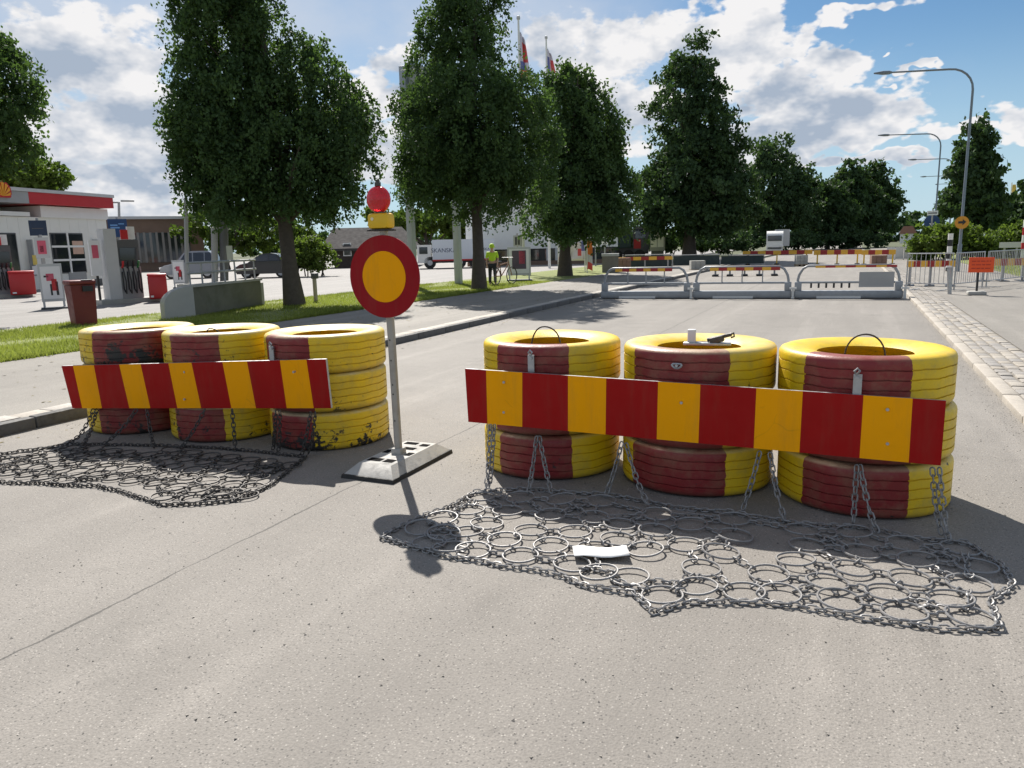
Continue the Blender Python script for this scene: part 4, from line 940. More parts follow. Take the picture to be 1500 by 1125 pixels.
mb = MB(); P.box(mb, .1, L-.1, -9.8, -.1, zb, za); wb_ = mb.build('window_band', black, r)
for px in (690, 712, 745, 775, 802, 815, 840): u = P.uz(px, 370)[0]; mb = MB(); P.box(mb, u-.09, u+.09, -.12, -.02, zb, za); mb.build('column', lgrey, r)
for i in range(6):
    a, c = L*i/6+.25, L*(i+1)/6-.25; mb = MB(); P.box(mb, a, c, -.1, -.06, zb+.1, za-.1); mb.build('pane', glass, wb_)
mb = MB(); P.box(mb, -.1, L+.1, -10.1, .15, 5.601, 5.8); mb.build('roof_edge', lgrey, r)
# ---- cars
def car(px0, px1, py_base, dist, label, paint, suv, face=-1, turn=0.):
    P = face_plane(px0, px1, py_base, dist, turn); L = P.L; r = root('parked_car', P.pt(L/2, -.9, GZ), label, 'car', 'cars parked at the petrol station'); Wd = 1.8; hgt = 1.68 if suv else 1.44; k = L/4.5
    def pt(u, d, z): return Vector(P.pt(L-u*k if face < 0 else u*k, d, GZ+z))
    # u from the rear (0) to the nose (4.5)
    lo = [(0.06,.42),(.0,.62),(.05,.95),(.9,1.0),(2.6,.98),(3.35,.93),(4.1,.82),(4.42,.68),(4.5,.45),(4.4,.25),(.2,.25)]
    top = ([(.1,.95),(.32,1.45),(.7,hgt),(1.9,hgt),(2.55,hgt-.1),(3.3,.93)] if suv else [(.55,.96),(1.15,hgt-.07),(1.7,hgt),(2.3,hgt-.03),(2.75,hgt-.18),(3.45,.92)])
    mb = MB()
    n = len(lo)
    secs = [(-.0, .96), (-.06, 1.0), (-Wd+.06, 1.0), (-Wd, .96)]
    vs = []; cu, cz_ = 2.25, .6
    for d, s in secs: vs += [pt(cu+(u-cu)*(1-(1-s)*.5), d, cz_+(z-cz_)*s) for u, z in lo]
    fs = [tuple(range(n)), tuple(range(3*n, 4*n))[::-1]]
    for q in range(3): fs += [(q*n+i, q*n+(i+1) % n, (q+1)*n+(i+1) % n, (q+1)*n+i) for i in range(n)]
    mb.add(vs, fs, 0, True); mb.build('body', paint, r)
    mb = MB(); n = len(top); vs = [pt(u, -.05-.17*(z-.95)/(hgt-.95), z) for u, z in top]+[pt(u, -Wd+.05+.17*(z-.95)/(hgt-.95), z) for u, z in top]
    fs = [tuple(range(n)), tuple(range(n, 2*n))[::-1]]+[(i, (i+1) % n, n+(i+1) % n, n+i) for i in range(n)]; mb.add(vs, fs); cb = mb.build('cabin', paint, r)
    # side glass and windscreens, 6 mm proud of the cabin
    def sidewin(us, name):
        mb = MB(); zz0, zz1 = 1.0, hgt-.1
        poly = [(us[0], zz0), (us[1], zz0), (us[3], zz1), (us[2], zz1)]; f_ = lambda z: -.05-.17*(z-.95)/(hgt-.95)+.006
        mb.add([pt(u, f_(z), z) for u, z in poly]+[pt(u, f_(z)-.01, z) for u, z in poly], [(0,1,2,3),(7,6,5,4),(0,4,5,1),(1,5,6,2),(2,6,7,3),(3,7,4,0)]); mb.build(name, carglass, cb)
    if suv: sidewin((.3,.95,.5,.95), 'side_window'); sidewin((1.02,1.85,1.02,1.85), 'side_window'); sidewin((1.93,2.95,1.93,2.45), 'side_window')
    else: sidewin((.95,1.75,1.3,1.75), 'side_window'); sidewin((1.83,3.05,1.83,2.5), 'side_window')
    a, c = top[-2], top[-1]; nx, nz_ = (c[1]-a[1]), -(c[0]-a[0]); ln = math.hypot(nx, nz_); ox, oz = -nx/ln*.008, -nz_/ln*.008
    def scr(a, c, name):
        mb = MB(); A_ = (a[0]+(c[0]-a[0])*.06, a[1]+(c[1]-a[1])*.06); C_ = (a[0]+(c[0]-a[0])*.92, a[1]+(c[1]-a[1])*.92)
        nx, nz_ = -(c[1]-a[1]), (c[0]-a[0]); ln = math.hypot(nx, nz_); s = 1 if nz_ > 0 else -1; ox, oz = s*nx/ln*.01, s*nz_/ln*.01
        i0, i1 = .16+.17*(A_[1]-.95)/(hgt-.95), .12
        mb.add([pt(A_[0]+ox, -i0, A_[1]+oz), pt(A_[0]+ox, -Wd+i0, A_[1]+oz), pt(C_[0]+ox, -Wd+i1, C_[1]+oz), pt(C_[0]+ox, -i1, C_[1]+oz)], [(0,1,2,3)]); mb.build(name, carglass, cb)
    scr(top[-2], top[-1], 'windscreen'); scr(top[1], top[0], 'rear_window')
    for u in (.85, 3.6):
        for d in (-.02, -Wd+.02):
            s = 1 if d > -1 else -1; c0 = pt(u, d, .33); c1 = pt(u, d-s*.22, .33); mb = MB(); mb.cyl(c0, c1, .33, n=20); w = mb.build('wheel', rubber, r)
            mb = MB(); mb.cyl(pt(u, d+s*.012, .33), pt(u, d-s*.05, .33), .21, n=14); mb.build('rim', lgrey, w)
    for d in (-.2, -Wd+.2):
        mb = MB(); mb.box(pt(4.38, d, .66), (.2, .3, .13), rz=P.ang, bev=.03); mb.build('headlight', M('headlight', (.8, .8, .8), .15, .02), r)
        mb = MB(); mb.box(pt(.07, d, .85), (.08, .2, .16), rz=P.ang, bev=.02); mb.build('tail_light', redp, r)
    mb = MB(); mb.box(pt(2.95, .09, 1.0), (.16, .16, .11), rz=P.ang, bev=.03); mb.build('mirror', paint, r)
    mb = MB(); mb.box(pt(4.505, -Wd/2, .5), (.03, .5, .11), rz=P.ang); mb.build('number_plate', white, r)
    return r
car(234, 320, 407, 51, 'grey estate car parked behind the pumps', carpaint('paint_silver', (.22, .24, .28)), True, -1, -.25)
car(345, 428, 407, 47, 'black saloon car parked behind the linden trunk', carpaint('paint_black', (.012, .012, .014)), False, -1, -.25)
# ---- concrete stairwell wall with railing
a, c, e = G(243, 468, .1), G(287, 464, .1), G(385, 447, .1); r = root('stairwell_wall', c, 'low concrete stairwell wall with a rounded end and steel railing', 'wall'); hz = float(D(287, 419, hd(c))[2])-.1
P1 = Plane(a[:2], c[:2]); mb = MB(); n = 10; q = [(0, 0)]+[(0+P1.L*.9*(1-math.cos(math.pi/2*i/n)), .45*hz+.55*hz*math.sin(math.pi/2*i/n)) for i in range(n+1)]+[(P1.L, hz), (P1.L, 0)]
mb.prism(q, lambda u, v, d: Vector(P1.pt(u, d, .1+v)), -.22, 0); mb.build('end_wall', concrete, r)
P2 = Plane(c[:2], e[:2]); mb = MB(); P2.box(mb, .005, P2.L, -.25, -.01, .1, .1+hz-.03); mb.build('side_wall', moss, r)
mb = MB(); P2.box(mb, .005, P2.L+.04, -.28, .03, .1+hz-.029, .1+hz+.03); mb.build('coping', concrete, r)
mb = MB(); P2.box(mb, P2.L+.005, P2.L+.18, -2.6, -.02, .1, .1+hz-.1); mb.build('back_wall', concrete, r)
for i in range(7):
    u = .1+i*(P2.L-.2)/6; mb = MB(); mb.cyl(P2.pt(u, -.12, .1+hz), P2.pt(u, -.12, .1+hz+.55), .022, n=8); mb.build('railing_post', grey, r)
for z in (.55, .3): mb = MB(); mb.cyl(P2.pt(.0, -.12, .1+hz+z), P2.pt(P2.L, -.12, .1+hz+z), .028, n=8); mb.build('rail', grey, r)
for i, px in enumerate((272, 313, 327)):
    b = D(px, 420, 26); b[2] = GZ; r = root('steel_post', b, ['slim grey steel post at the railing end', 'tall grey steel post behind the stairwell railing', 'tall dark steel post behind the stairwell railing'][i], 'post'); t = D(px, (290, 240, 250)[i], 26); mb = MB(); mb.cyl(b, t, (.06, .10, .13)[i], n=10); mb.build('pole', [grey, grey, dgrey][i], r)
    mb = MB(); mb.cyl(b, b+np.array([0, 0, .03]), .2, n=10); mb.build('base_plate', grey, r)
    if i == 2: P = face_plane(331, 342, 382, 25.7); mb = MB(); P.pbox(mb, (331, 360), (342, 382), .0, .04); mb.build('notice_plate', M('notice', (.45, .47, .42), .6, .1), r)
b = G(462, 442, .1); r = root('marker_post', b, 'short wooden marker post on the grass near the leaning linden trunk', 'post'); mb = MB(); t = D(461, 405, hd(b)); mb.box((b+t)/2, (.09, .09, t[2]-.1), bev=.01); mb.build('stake', M('pale_wood', (.38, .33, .25), .8, .2, 6), r)
mb = MB(); mb.box(t+np.array([0, 0, .02]), (.2, .14, .17), rz=.4, bev=.02); mb.build('cap', dgrey, r)
# ---- tall pylon with two posts
for px, py, lb in ((606, 424, 0), (671, 419, 1)): pass
a, c = G(606, 420.5, .1), G(672, 416, .1); r = root('sign_pylon', (a+c)/2, 'tall two-legged grey sign pylon half hidden by the egg-shaped linden', 'pylon')
for q in (a, c): mb = MB(); mb.box((q[0], q[1], 4.2), (.26, .26, 8.2), bev=.02); mb.build('leg', M('pylon_grey', (.40, .43, .45), .5, .08, 2), r)
P = Plane(a[:2], c[:2]); mb = MB(); P.box(mb, .14, P.L+.3, -.3, .3, 6.6, 8.35); pn = mb.build('panel', lgrey, r)
mb = MB(); P.box(mb, .3, P.L, .301, .32, 6.8, 8.15); mb.build('panel_face', postw, pn)
# ---- trailer with lettering
P = face_plane(612, 725, 390, 56, .0); r = root('site_trailer', P.pt(P.L/2, -1.2, GZ), 'long white trailer with dark lettering behind the pylon', 'trailer'); L = P.L
z0, z1 = P.uz(650, 382)[1], P.uz(650, 351)[1]; pale = M('pale_blue_white', (.70, .73, .78), .5, .04, 2)
mb = MB(); P.box(mb, 1.1, L, -2.5, 0, z0, z1); bd = mb.build('box_body', pale, r); mb = MB(); P.box(mb, 1.1, L, .001, .03, z0-.02, z0+.09); mb.build('red_stripe', redp, r)
mb = MB(); P.box(mb, 0, 1.0, -2.4, -.05, .5, z1-.35); cb = mb.build('cab', white, r); mb = MB(); P.box(mb, .15, .75, -.049, -.03, z1-1.0, z1-.5); mb.build('window', carglass, cb)
for u in (.9, L*.55, L*.55+1.1, L-1.2):
    mb = MB(); mb.cyl(P.pt(u, -.05, .52), P.pt(u, -.3, .52), .44, n=16); w = mb.build('wheel', rubber, r); mb = MB(); mb.cyl(P.pt(u, -.03, .52), P.pt(u, -.06, .52), .2, n=10); mb.build('rim', lgrey, w)
mb = MB(); P.box(mb, .3, L, -2.0, -.4, .5, z0); mb.build('chassis', dgrey, r)
u0, zt_ = P.uz(650, 367); ltr = M('lettering_dark', (.05, .07, .14), .5)
text_mesh('lettering', 'SKANSKA', .43, ltr, bd, P, u0, zt_, .006)
u0, zt_ = P.uz(706, 365); text_mesh('lettering', 'SKANSKA', .26, ltr, bd, P, u0, zt_, .006)
# ---- flags
def flag(px, py0, py1, dist, label, cols, w=14):
    b = D(px, 395, dist); b[2] = GZ; t = D(px, py0, dist); t[:2] = b[:2]; r = root('flag', b, label, 'flag', 'flags above the lindens'); mb = MB(); mb.cyl(b, t, .09, .05, 10); mb.build('pole', white, r)
    mb = MB(); mb.lathe([(.0, .12), (.08, .08), (.1, 0), (.08, -.08), (0, -.1)], 10, c=tuple(t)); mb.build('finial', lgrey, r)
    k = dist/F; W = w*k; z0 = t[2]-.6; Hh = (py1-py0)*k*1.05-.6; n = 16; mm = 6; mb = MB(); dx, dy = cY, sY; vs = []
    for i in range(n+1):
        for j in range(mm+1):
            s = j/mm; v = i/n; ww = W*s*(.35+.65*v**.7); fold = .16*math.sin(j*1.9+v*3)*s
            vs.append((t[0]+dx*(.06+ww)-dy*fold, t[1]+dy*(.06+ww)+dx*fold, z0-Hh*v-.35*s*(1-v)))
    for i in range(n):
        for j in range(mm): mb.add([], [], 0)
    fs = [(i*(mm+1)+j, i*(mm+1)+j+1, (i+1)*(mm+1)+j+1, (i+1)*(mm+1)+j) for i in range(n) for j in range(mm)]
    mb.add(vs, fs, 0, True)
    for q, (i, j) in enumerate([(i, j) for i in range(n) for j in range(mm)]): mb.m[q] = cols(i/n, j/mm)
    o = mb.build('cloth', [M('flag_white', (.72, .68, .76), .8, .1), M('flag_red', (.70, .10, .10), .8, .1), M('flag_blue', (.16, .18, .42), .8, .1), M('flag_orange', (.80, .22, .05), .8, .1)], r); so_ = o.modifiers.new('thickness', 'SOLIDIFY'); so_.thickness = .01
flag(767, 26, 101, 40, 'white, pink and orange flag hanging limp between the two dark lindens', lambda v, s: 3 if v > .8 else (1 if (.15 < v < .62 and s > .3) else (2 if (v > .6 and s < .5) else 0)))
flag(805, 55, 100, 50, 'white and red flag hanging limp above the pear-shaped linden', lambda v, s: 1 if (v > .35 and s > .4) else (2 if (v > .3 and s < .2) else 0), 12)
# ---- banners by the third linden
def banner(px0, px1, py0, py1, base_y, label, cols, feather=False):
    b = G((px0+px1)/2, base_y, .1); P = face_plane(px0, px1, base_y, hd(b)); r = root('banner', b, label, 'banner', 'banners at the site entrance'); L = P.L; z0, z1 = P.uz(px0, py1)[1], P.uz(px0, py0)[1]
    mb = MB(); mb.cyl(P.pt(0, 0, .1), P.pt(0, 0, z1+.1), .035, n=8); mb.build('pole', white, r)
    if not feather: mb = MB(); mb.cyl(P.pt(L, 0, .1), P.pt(L, 0, z1+.1), .035, n=8); mb.build('pole', white, r)
    n = 8; mb = MB(); vs = []
    for i in range(n+1):
        for j in range(5): s = j/4; vs.append(P.pt(L*s, .05*math.sin(i*.9+j), z1-(z1-z0)*(i/n)-(.12*s*s if feather else 0)))
    mb.add(vs, [(i*5+j, i*5+j+1, (i+1)*5+j+1, (i+1)*5+j) for i in range(n) for j in range(4)], 0, True)
    for q, (i, j) in enumerate([(i, j) for i in range(n) for j in range(4)]): mb.m[q] = cols(i/n, j/4)
    o = mb.build('cloth', [M('flag_white'), M('flag_red'), M('flag_blue'), M('flag_orange')], r); so_ = o.modifiers.new('thickness', 'SOLIDIFY'); so_.thickness = .008
banner(836, 857, 354, 382, 398, 'wide white banner with red and blue marks beside the pear-shaped linden', lambda v, s: 1 if (.3 < v < .7 and .3 < s < .6) else (2 if (v < .4 and s > .7) else 0))
banner(860, 868, 351, 394, 400, 'upright orange and white feather banner next to the steel barrier', lambda v, s: 3 if v < .4 else (0 if v < .75 else 1), True)
banner(818, 822, 350, 385, 396, 'slim white and red feather banner beside the linden trunk', lambda v, s: 0 if v < .7 else 1, True)
for i, (px0, px1, py0, py1, lb) in enumerate([(881, 891, 342, 358, 'pale notice board on a post at the machine yard'), (868, 877, 345, 362, 'small pale notice board beside the feather banner')]):
    hung_sign(px0, px1, py0, py1, 52, 390, lb, postw, [(.2, .8, .3, .6, lgrey)], 'notice_board')
hung_sign(752, 764, 345, 361, 40, 400, 'small grey sign on the flag pole behind the poster stand', lgrey, [(.2, .45, .15, .85, dgrey), (.55, .8, .15, .85, dgrey)], 'notice_board')
# ---- site machines in the shade
P = face_plane(893, 950, 380, 70); r = root('tipper_truck', P.pt(P.L/2, -1.2, 0), 'dark green tipper truck with an orange beacon under the trees', 'truck'); L = P.L
mb = MB(); P.box(mb, 0, L*.55, -2.3, 0, 1.2, 3.0); mb.build('tipper_body', M('dark_green', (.03, .06, .055), .5, .2), r); mb = MB(); P.box(mb, L*.6, L, -2.3, 0, .8, 3.1); cb = mb.build('cab', dgrey, r); mb = MB(); P.box(mb, L*.62, L*.8, .001, .03, 1.1, 1.9); mb.build('door_panel', redp, cb)
mb = MB(); P.box(mb, L*.66, L*.93, .001, .02, 2.0, 2.8); mb.build('window', carglass, cb); mb = MB(); P.box(mb, 0, L, -2.0, -.2, .6, 1.15); mb.build('chassis', dgrey, r)
mb = MB(); P.box(mb, L*.15, L*.5, -.8, -.2, 3.01, 3.5); mb.build('load', M('load_orange', (.6, .22, .12), .7, .3), r)
for u in (.7, 1.7, L-.8): mb = MB(); mb.cyl(P.pt(u, .02, .5), P.pt(u, -.3, .5), .5, n=16); mb.build('wheel', rubber, r)
P = face_plane(952, 974, 372, 66); r = root('site_cabin', P.pt(P.L/2, -1.2, 0), 'grey site cabin with two pale upright panels under the tallest tree', 'cabin'); L = P.L
mb = MB(); P.box(mb, 0, L, -4, 0, .9, 3.4); mb.build('wall', grey, r); mb = MB(); P.box(mb, -.1, L+.1, -4.1, .1, 3.4, 3.55); mb.build('roof', lgrey, r); mb = MB(); P.box(mb, .1, L-.1, -3.8, -.1, 0, .89); mb.build('base', dgrey, r)
for u in (.08, L-.62): mb = MB(); P.box(mb, u, u+.5, 0, .06, 1.2, 2.3); mb.build('panel', white, r)
mb = MB(); P.box(mb, .1, L-.1, 0, .03, 2.55, 3.1); mb.build('window', glass, r)
P = face_plane(882, 906, 385, 40); r = root('material_box', P.pt(P.L/2, -.5, .1), 'grey open material box beside the feather banner', 'box'); mb = MB(); P.box(mb, 0, P.L, -.8, 0, .1, .95); mb.build('body', M('box_brown', (.22, .2, .18), .7, .2), r); mb = MB(); P.box(mb, -.03, P.L+.03, -.83, .03, .951, 1.08); mb.build('lid', lgrey, r)
def pallet(px0, px1, py_top, py_base, dist, label, mat, n):
    P = face_plane(px0, px1, py_base, dist, .15); L = P.L; z1 = max(P.uz(px0, py_top)[1], .4); r = root('pallet_load', P.pt(L/2, -.4, 0), label, 'pallet', 'pallet loads on the closed road')
    wood = M('pallet_wood', (.30, .22, .14), .85, .25, 6)
    for u in (.08, L/2, L-.08): mb = MB(); P.box(mb, u-.07, u+.07, -.8, 0, 0, .10); mb.build('bearer', wood, r)
    for k in range(5): mb = MB(); P.box(mb, 0, L, -.8+k*.17, -.68+k*.17, .101, .125); mb.build('board', wood, r)
    for i in range(n):
        for j in range(3): mb = MB(); P.box(mb, L*(.03+.32*j), L*(.03+.32*j)+L*.30, -.76, -.03, .126+(z1-.126)*i/n, .126+(z1-.126)*(i+1)/n-.008); mb.build('stone_block', mat, r)
pallet(1166, 1184, 374, 384, 48, 'pallet of grey kerb blocks behind the middle steel barrier', concrete, 3)
pallet(1276, 1300, 374, 386, 46, 'pallet of brown paving blocks behind the barrier with the hanging plate', M('paver_brown', (.25, .15, .11), .85, .2, 5), 4)
pallet(905, 925, 378, 388, 44, 'pallet of brown paving blocks beside the grey material box', M('paver_brown'), 3)
pallet(1012, 1034, 382, 392, 42, 'pallet of grey kerb blocks behind the first barrier joint', concrete, 2)
# white lorry
P = face_plane(1122, 1156, 370, 84); r = root('white_lorry', P.pt(P.L/2, -3, 0), 'white lorry with a dark windscreen standing on the closed road', 'lorry'); L = P.L
zt = P.uz(1140, 336)[1]; mb = MB(); P.box(mb, .8, L, -8, -.9, .9, zt); mb.build('box_body', lgrey, r)
mb = MB(); mb.prism([(0, .45), (0, 1.5), (-.25, zt-.5), (-.8, zt-.15), (-1.6, zt-.15), (-1.6, .45)], lambda d, z, u: Vector(P.pt(u, d, z)), .0, L*.72); cb = mb.build('cab', white, r)
mb = MB(); P.box(mb, L*.06, L*.66, -.12, .03, 1.45, zt-.62); mb.build('windscreen', carglass, cb); mb = MB(); P.box(mb, L*.06, L*.66, .001, .06, .62, .8); mb.build('grille', dgrey, cb)
for u in (.2, L*.58): mb = MB(); P.box(mb, u, u+.35, .001, .07, .85, 1.02); mb.build('headlight', M('headlight'), cb); mb = MB(); mb.box(P.pt(u+.1, -.5, .45), (.35, .9, .9), rz=P.ang, bev=.1); mb.build('wheel', rubber, r)
# ---- steel barriers across the road
bst = M('barrier_steel', (.30, .315, .33), .5, .15, 5, .1, .3, dirt=.3, dirtc=(.14, .12, .1)); plate = M('plate_white', (.62, .62, .60), .5, .08, 4)
xs = [(-6.78, 21.59), (-4.14, 21.81), (-1.44, 22.03), (1.28, 22.26)]
stripR, stripY = M('strip_red', (.34, .02, .018), .45, .15, 4), M('strip_yellow', (.78, .42, .04), .45, .1, 4)
for i in range(3):
    P = Plane(xs[i], xs[i+1]); L = P.L; r = root('steel_barrier', P.pt(L/2, 0, 0), ['grey steel road barrier section ending at the grass side kerb', 'middle grey steel road barrier section', 'grey steel road barrier section with a hanging plate, by the cobbled kerb'][i], 'barrier', 'steel barrier sections across the road')
    mb = MB(); mb.box(P.pt(L/2, 0, .115), (L-.06, .34, .19), rz=P.ang, bev=.02); bb = mb.build('base_beam', bst, r)
    mb = MB(); P.box(mb, L*.22, L*.62, .172, .185, .01, .075); mb.build('base_plate', plate, bb)
    c_ = .30; q = [P.pt(.12, 0, .2), P.pt(.12, 0, .5), P.pt(.15, 0, .64), P.pt(.24, 0, .80), P.pt(.36, 0, .87), P.pt(L-.36, 0, .87), P.pt(L-.24, 0, .80), P.pt(L-.15, 0, .64), P.pt(L-.12, 0, .5), P.pt(L-.12, 0, .2)]
    mb = MB(); mb.tube(q, .036, 10); mb.build('frame_tube', bst, r)
    mb = MB(); mb.cyl(P.pt(.12, 0, .43), P.pt(L-.12, 0, .43), .03); mb.build('middle_rail', bst, r)
    for u in (.13, L-.13): mb = MB(); mb.box(P.pt(u, .02, .32), (.18, .14, .26), rz=P.ang, bev=.015); mb.build('end_post', bst, r)
    mb = MB(); P.box(mb, L-.03, L+.03, .18, .24, .01, .26); mb.build('coupling_pin', plate, r); mb = MB(); P.box(mb, L-.09, L+.09, .16, .26, .261, .31); mb.build('coupling_head', plate, r)
    n = 8; u0, u1 = (.45, L-.55) if i == 0 else ((.5, L-.35) if i == 1 else (.55, L-.2)); z0, z1 = ((.775, .865), (.77, .86), (.82, .875))[i]
    for k in range(n):
        mb = MB(); P.box(mb, u0+(u1-u0)*k/n, u0+(u1-u0)*(k+1)/n-.001, .05, .062, z0, z1); mb.build('stripe', stripY if k % 2 == 0 else stripR, r)
    if i == 2:
        mb = MB(); P.box(mb, L*.60, L-.25, .045, .06, .30, .70); mb.build('hanging_plate', grey, r)
        for k in range(6): mb = MB(); P.box(mb, L*.16+k*.19, L*.16+k*.19+.05, -.02, .02, .28, .40); mb.build('lug', black, r)
    else:
        for k in range(3): mb = MB(); P.box(mb, L*(.3+.2*k), L*(.3+.2*k)+.03, -.02, .02, .43, .85); mb.build('upright', bst, r)
# ---- striped plank barriers behind
def plank(px0, px1, py0, py1, dist, label, n, legs=2, endy=False, turn=0., group='striped plank barriers on the closed road'):
    P = face_plane(px0, px1, py1, dist, turn); z1, z0 = P.uz((px0+px1)/2, py0)[1], P.uz((px0+px1)/2, py1)[1]; z0 = max(z0, .12); z1 = max(z1, z0+.08); L = P.L
    r = root('plank_barrier', P.pt(L/2, 0, 0), label, 'barrier', group)
    for k in range(n): mb = MB(); P.box(mb, L*k/n, L*(k+1)/n-.001, 0, .04, z0, z1); mb.build('stripe', stripY if k % 2 == 0 else stripR, r)
    for s in np.linspace(.08, .92, legs):
        mb = MB(); P.box(mb, L*s-.04, L*s+.04, -.06, -.005, .05, z1-.01); mb.build('leg', yelp if endy else grey, r)
        mb = MB(); mb.box(P.pt(L*s, -.03, .045), (.28, .75, .08), rz=P.ang, bev=.02); mb.build('foot', black, r)
plank(1040, 1143, 389, 396, 36, 'striped plank barrier on black feet behind the middle steel barrier', 9, 5)
plank(1088, 1190, 367, 373, 52, 'striped plank barrier before the white lorry', 9, 3, True)
plank(1192, 1262, 366, 373, 50, 'striped plank barrier with yellow end posts', 7, 3, True)
plank(1262, 1312, 366, 373, 49, 'short striped plank barrier beside the white panels', 5, 2, True)
plank(905, 985, 376, 381, 46, 'low striped plank barrier in the tree shade', 7, 3)
plank(1328, 1400, 382, 391, 27, 'striped plank behind the crowd fence gate', 7, 3)
plank(1436, 1505, 379, 389, 30, 'striped plank fixed along the bar fence by the orange sign', 7, 3, turn=.25)
# ---- screened mesh fence panels on the left lane, white panels at the far end
scr_ = M('screen_dark', (.035, .05, .05), .8, .25, 2)
for i, (a_, c_) in enumerate(((915, 985), (985, 1055), (1055, 1120))):
    P = face_plane(a_, c_, 384, 48+i*1.5); L = P.L; z1 = P.uz(a_, 374)[1]; r = root('screen_fence', P.pt(L/2, 0, 0), ['dark screened fence panel behind the grass side barrier', 'dark screened fence panel behind the first barrier joint', 'dark screened fence panel nearest the white lorry'][i], 'fence', 'dark screened site fences')
    mb = MB(); mb.tube([P.pt(.02, 0, .05), P.pt(.02, 0, z1), P.pt(L-.02, 0, z1), P.pt(L-.02, 0, .05)], .03, 8); mb.build('frame', grey, r); mb = MB(); P.box(mb, .05, L-.05, -.015, .015, .12, z1-.04); mb.build('screen', scr_, r)
    for u in (.1, L-.1): mb = MB(); mb.box(P.pt(u, 0, .05), (.2, .6, .1), rz=P.ang, bev=.02); mb.build('foot', concrete, r)
P = face_plane(1298, 1336, 378, 58); r = root('site_hoarding', P.pt(P.L/2, 0, 0), 'white site hoarding standing at the far end of the closed road', 'hoarding'); L = P.L
for k in range(3): mb = MB(); P.box(mb, L*k/3+.01, L*(k+1)/3-.01, -.04, .04, .1, P.uz(1315, 362)[1]); mb.build('board', white, r)
for k in range(4): mb = MB(); P.box(mb, L*k/3-.03, L*k/3+.03, -.35, .35, 0, .099); mb.build('foot', dgrey, r)
# ---- crowd fence and side fence
def bar_fence(A, B, label, z1=1.1, zr=.18, step=.13):
    P = Plane(A, B); L = P.L; r = root('bar_fence', P.pt(L/2, 0, .06), label, 'fence', 'galvanised bar fences on the right pavement'); b0 = .07
    mb = MB(); mb.tube([P.pt(.02, 0, b0), P.pt(.02, 0, z1), P.pt(L-.02, 0, z1), P.pt(L-.02, 0, b0)], .021, 8); mb.build('frame', steel, r); mb = MB(); mb.cyl(P.pt(0, 0, zr+b0), P.pt(L, 0, zr+b0), .016, n=6); mb.build('bottom_rail', steel, r)
    mb = MB(); u = step
    while u < L-.05: mb.cyl(P.pt(u, 0, zr+b0), P.pt(u, 0, z1), .009, n=5); u += step
    mb.build('bars', steel, r, kind='stuff')
    for u in (.25, L-.25): mb = MB(); q = P.pt(u, 0, b0); mb.box(q, (.06, .6, .02), rz=P.ang); mb.build('foot', steel, r)
a, c = G(1326, 424, .06), G(1394, 426, .06); bar_fence(a, c, 'bar fence gate between the steel barrier and the orange sign')
d_ = G(1440, 424, .06); bar_fence(c+np.array([.05, .05, 0]), d_+np.array([.1, .9, 0]), 'bar fence panel behind the orange sign')
e_ = np.array([5.2, 29.0, 0]); bar_fence(d_+np.array([.2, 1.0, 0]), e_, 'bar fence panel following the pavement past the orange sign')
bar_fence(e_+np.array([.05, .2, 0]), np.array([5.75, 20.5, 0]), 'bar fence panel running along the grass bank')
# ---- orange sign on a foot
b = G(1430, 432, .062); P = face_plane(1415, 1452, 432, hd(b), .1); r = root('orange_sign', b, 'bright orange rectangular notice on a black post and rubber foot', 'sign'); L = P.L
mb = MB(); mb.box((b[0], b[1], .062+.05), (.42, .36, .10), bev=.03); mb.build('foot', concrete, r); mb = MB(); mb.box((b[0], b[1], .45), (.05, .05, .75), bev=.005); mb.build('post', black, r)
z1, z0 = P.uz(1433, 377)[1], P.uz(1433, 399)[1]; mb = MB(); q = P.pt(L/2, .035, (z0+z1)/2); mb.box(q, (L, .02, z1-z0), rz=P.ang, bev=.008); pn = mb.build('panel', orange, r)
dred = M('faded_print', (.42, .03, .01), .5)
for j in range(3):
    u = L*.12
    while u < L*.86:
        w = random.uniform(.04, .12); mb = MB(); P.box(mb, u, min(u+w, L*.88), .0455, .0475, z0+(z1-z0)*(.24+.24*j), z0+(z1-z0)*(.30+.24*j)); mb.build('print_line', dred, pn); u += w+.02
# grey utility pole at the fence end
b = G(1391, 431, .062); r = root('bollard', b, 'slim galvanised post at the end of the bar fence gate', 'post'); mb = MB(); mb.cyl(b, D(1390, 393, hd(b)), .05, n=10); mb.build('tube', steel, r); mb = MB(); q = D(1390, 391, hd(b)); mb.box(q, (.13, .13, .05), bev=.01); mb.build('cap', lgrey, r)
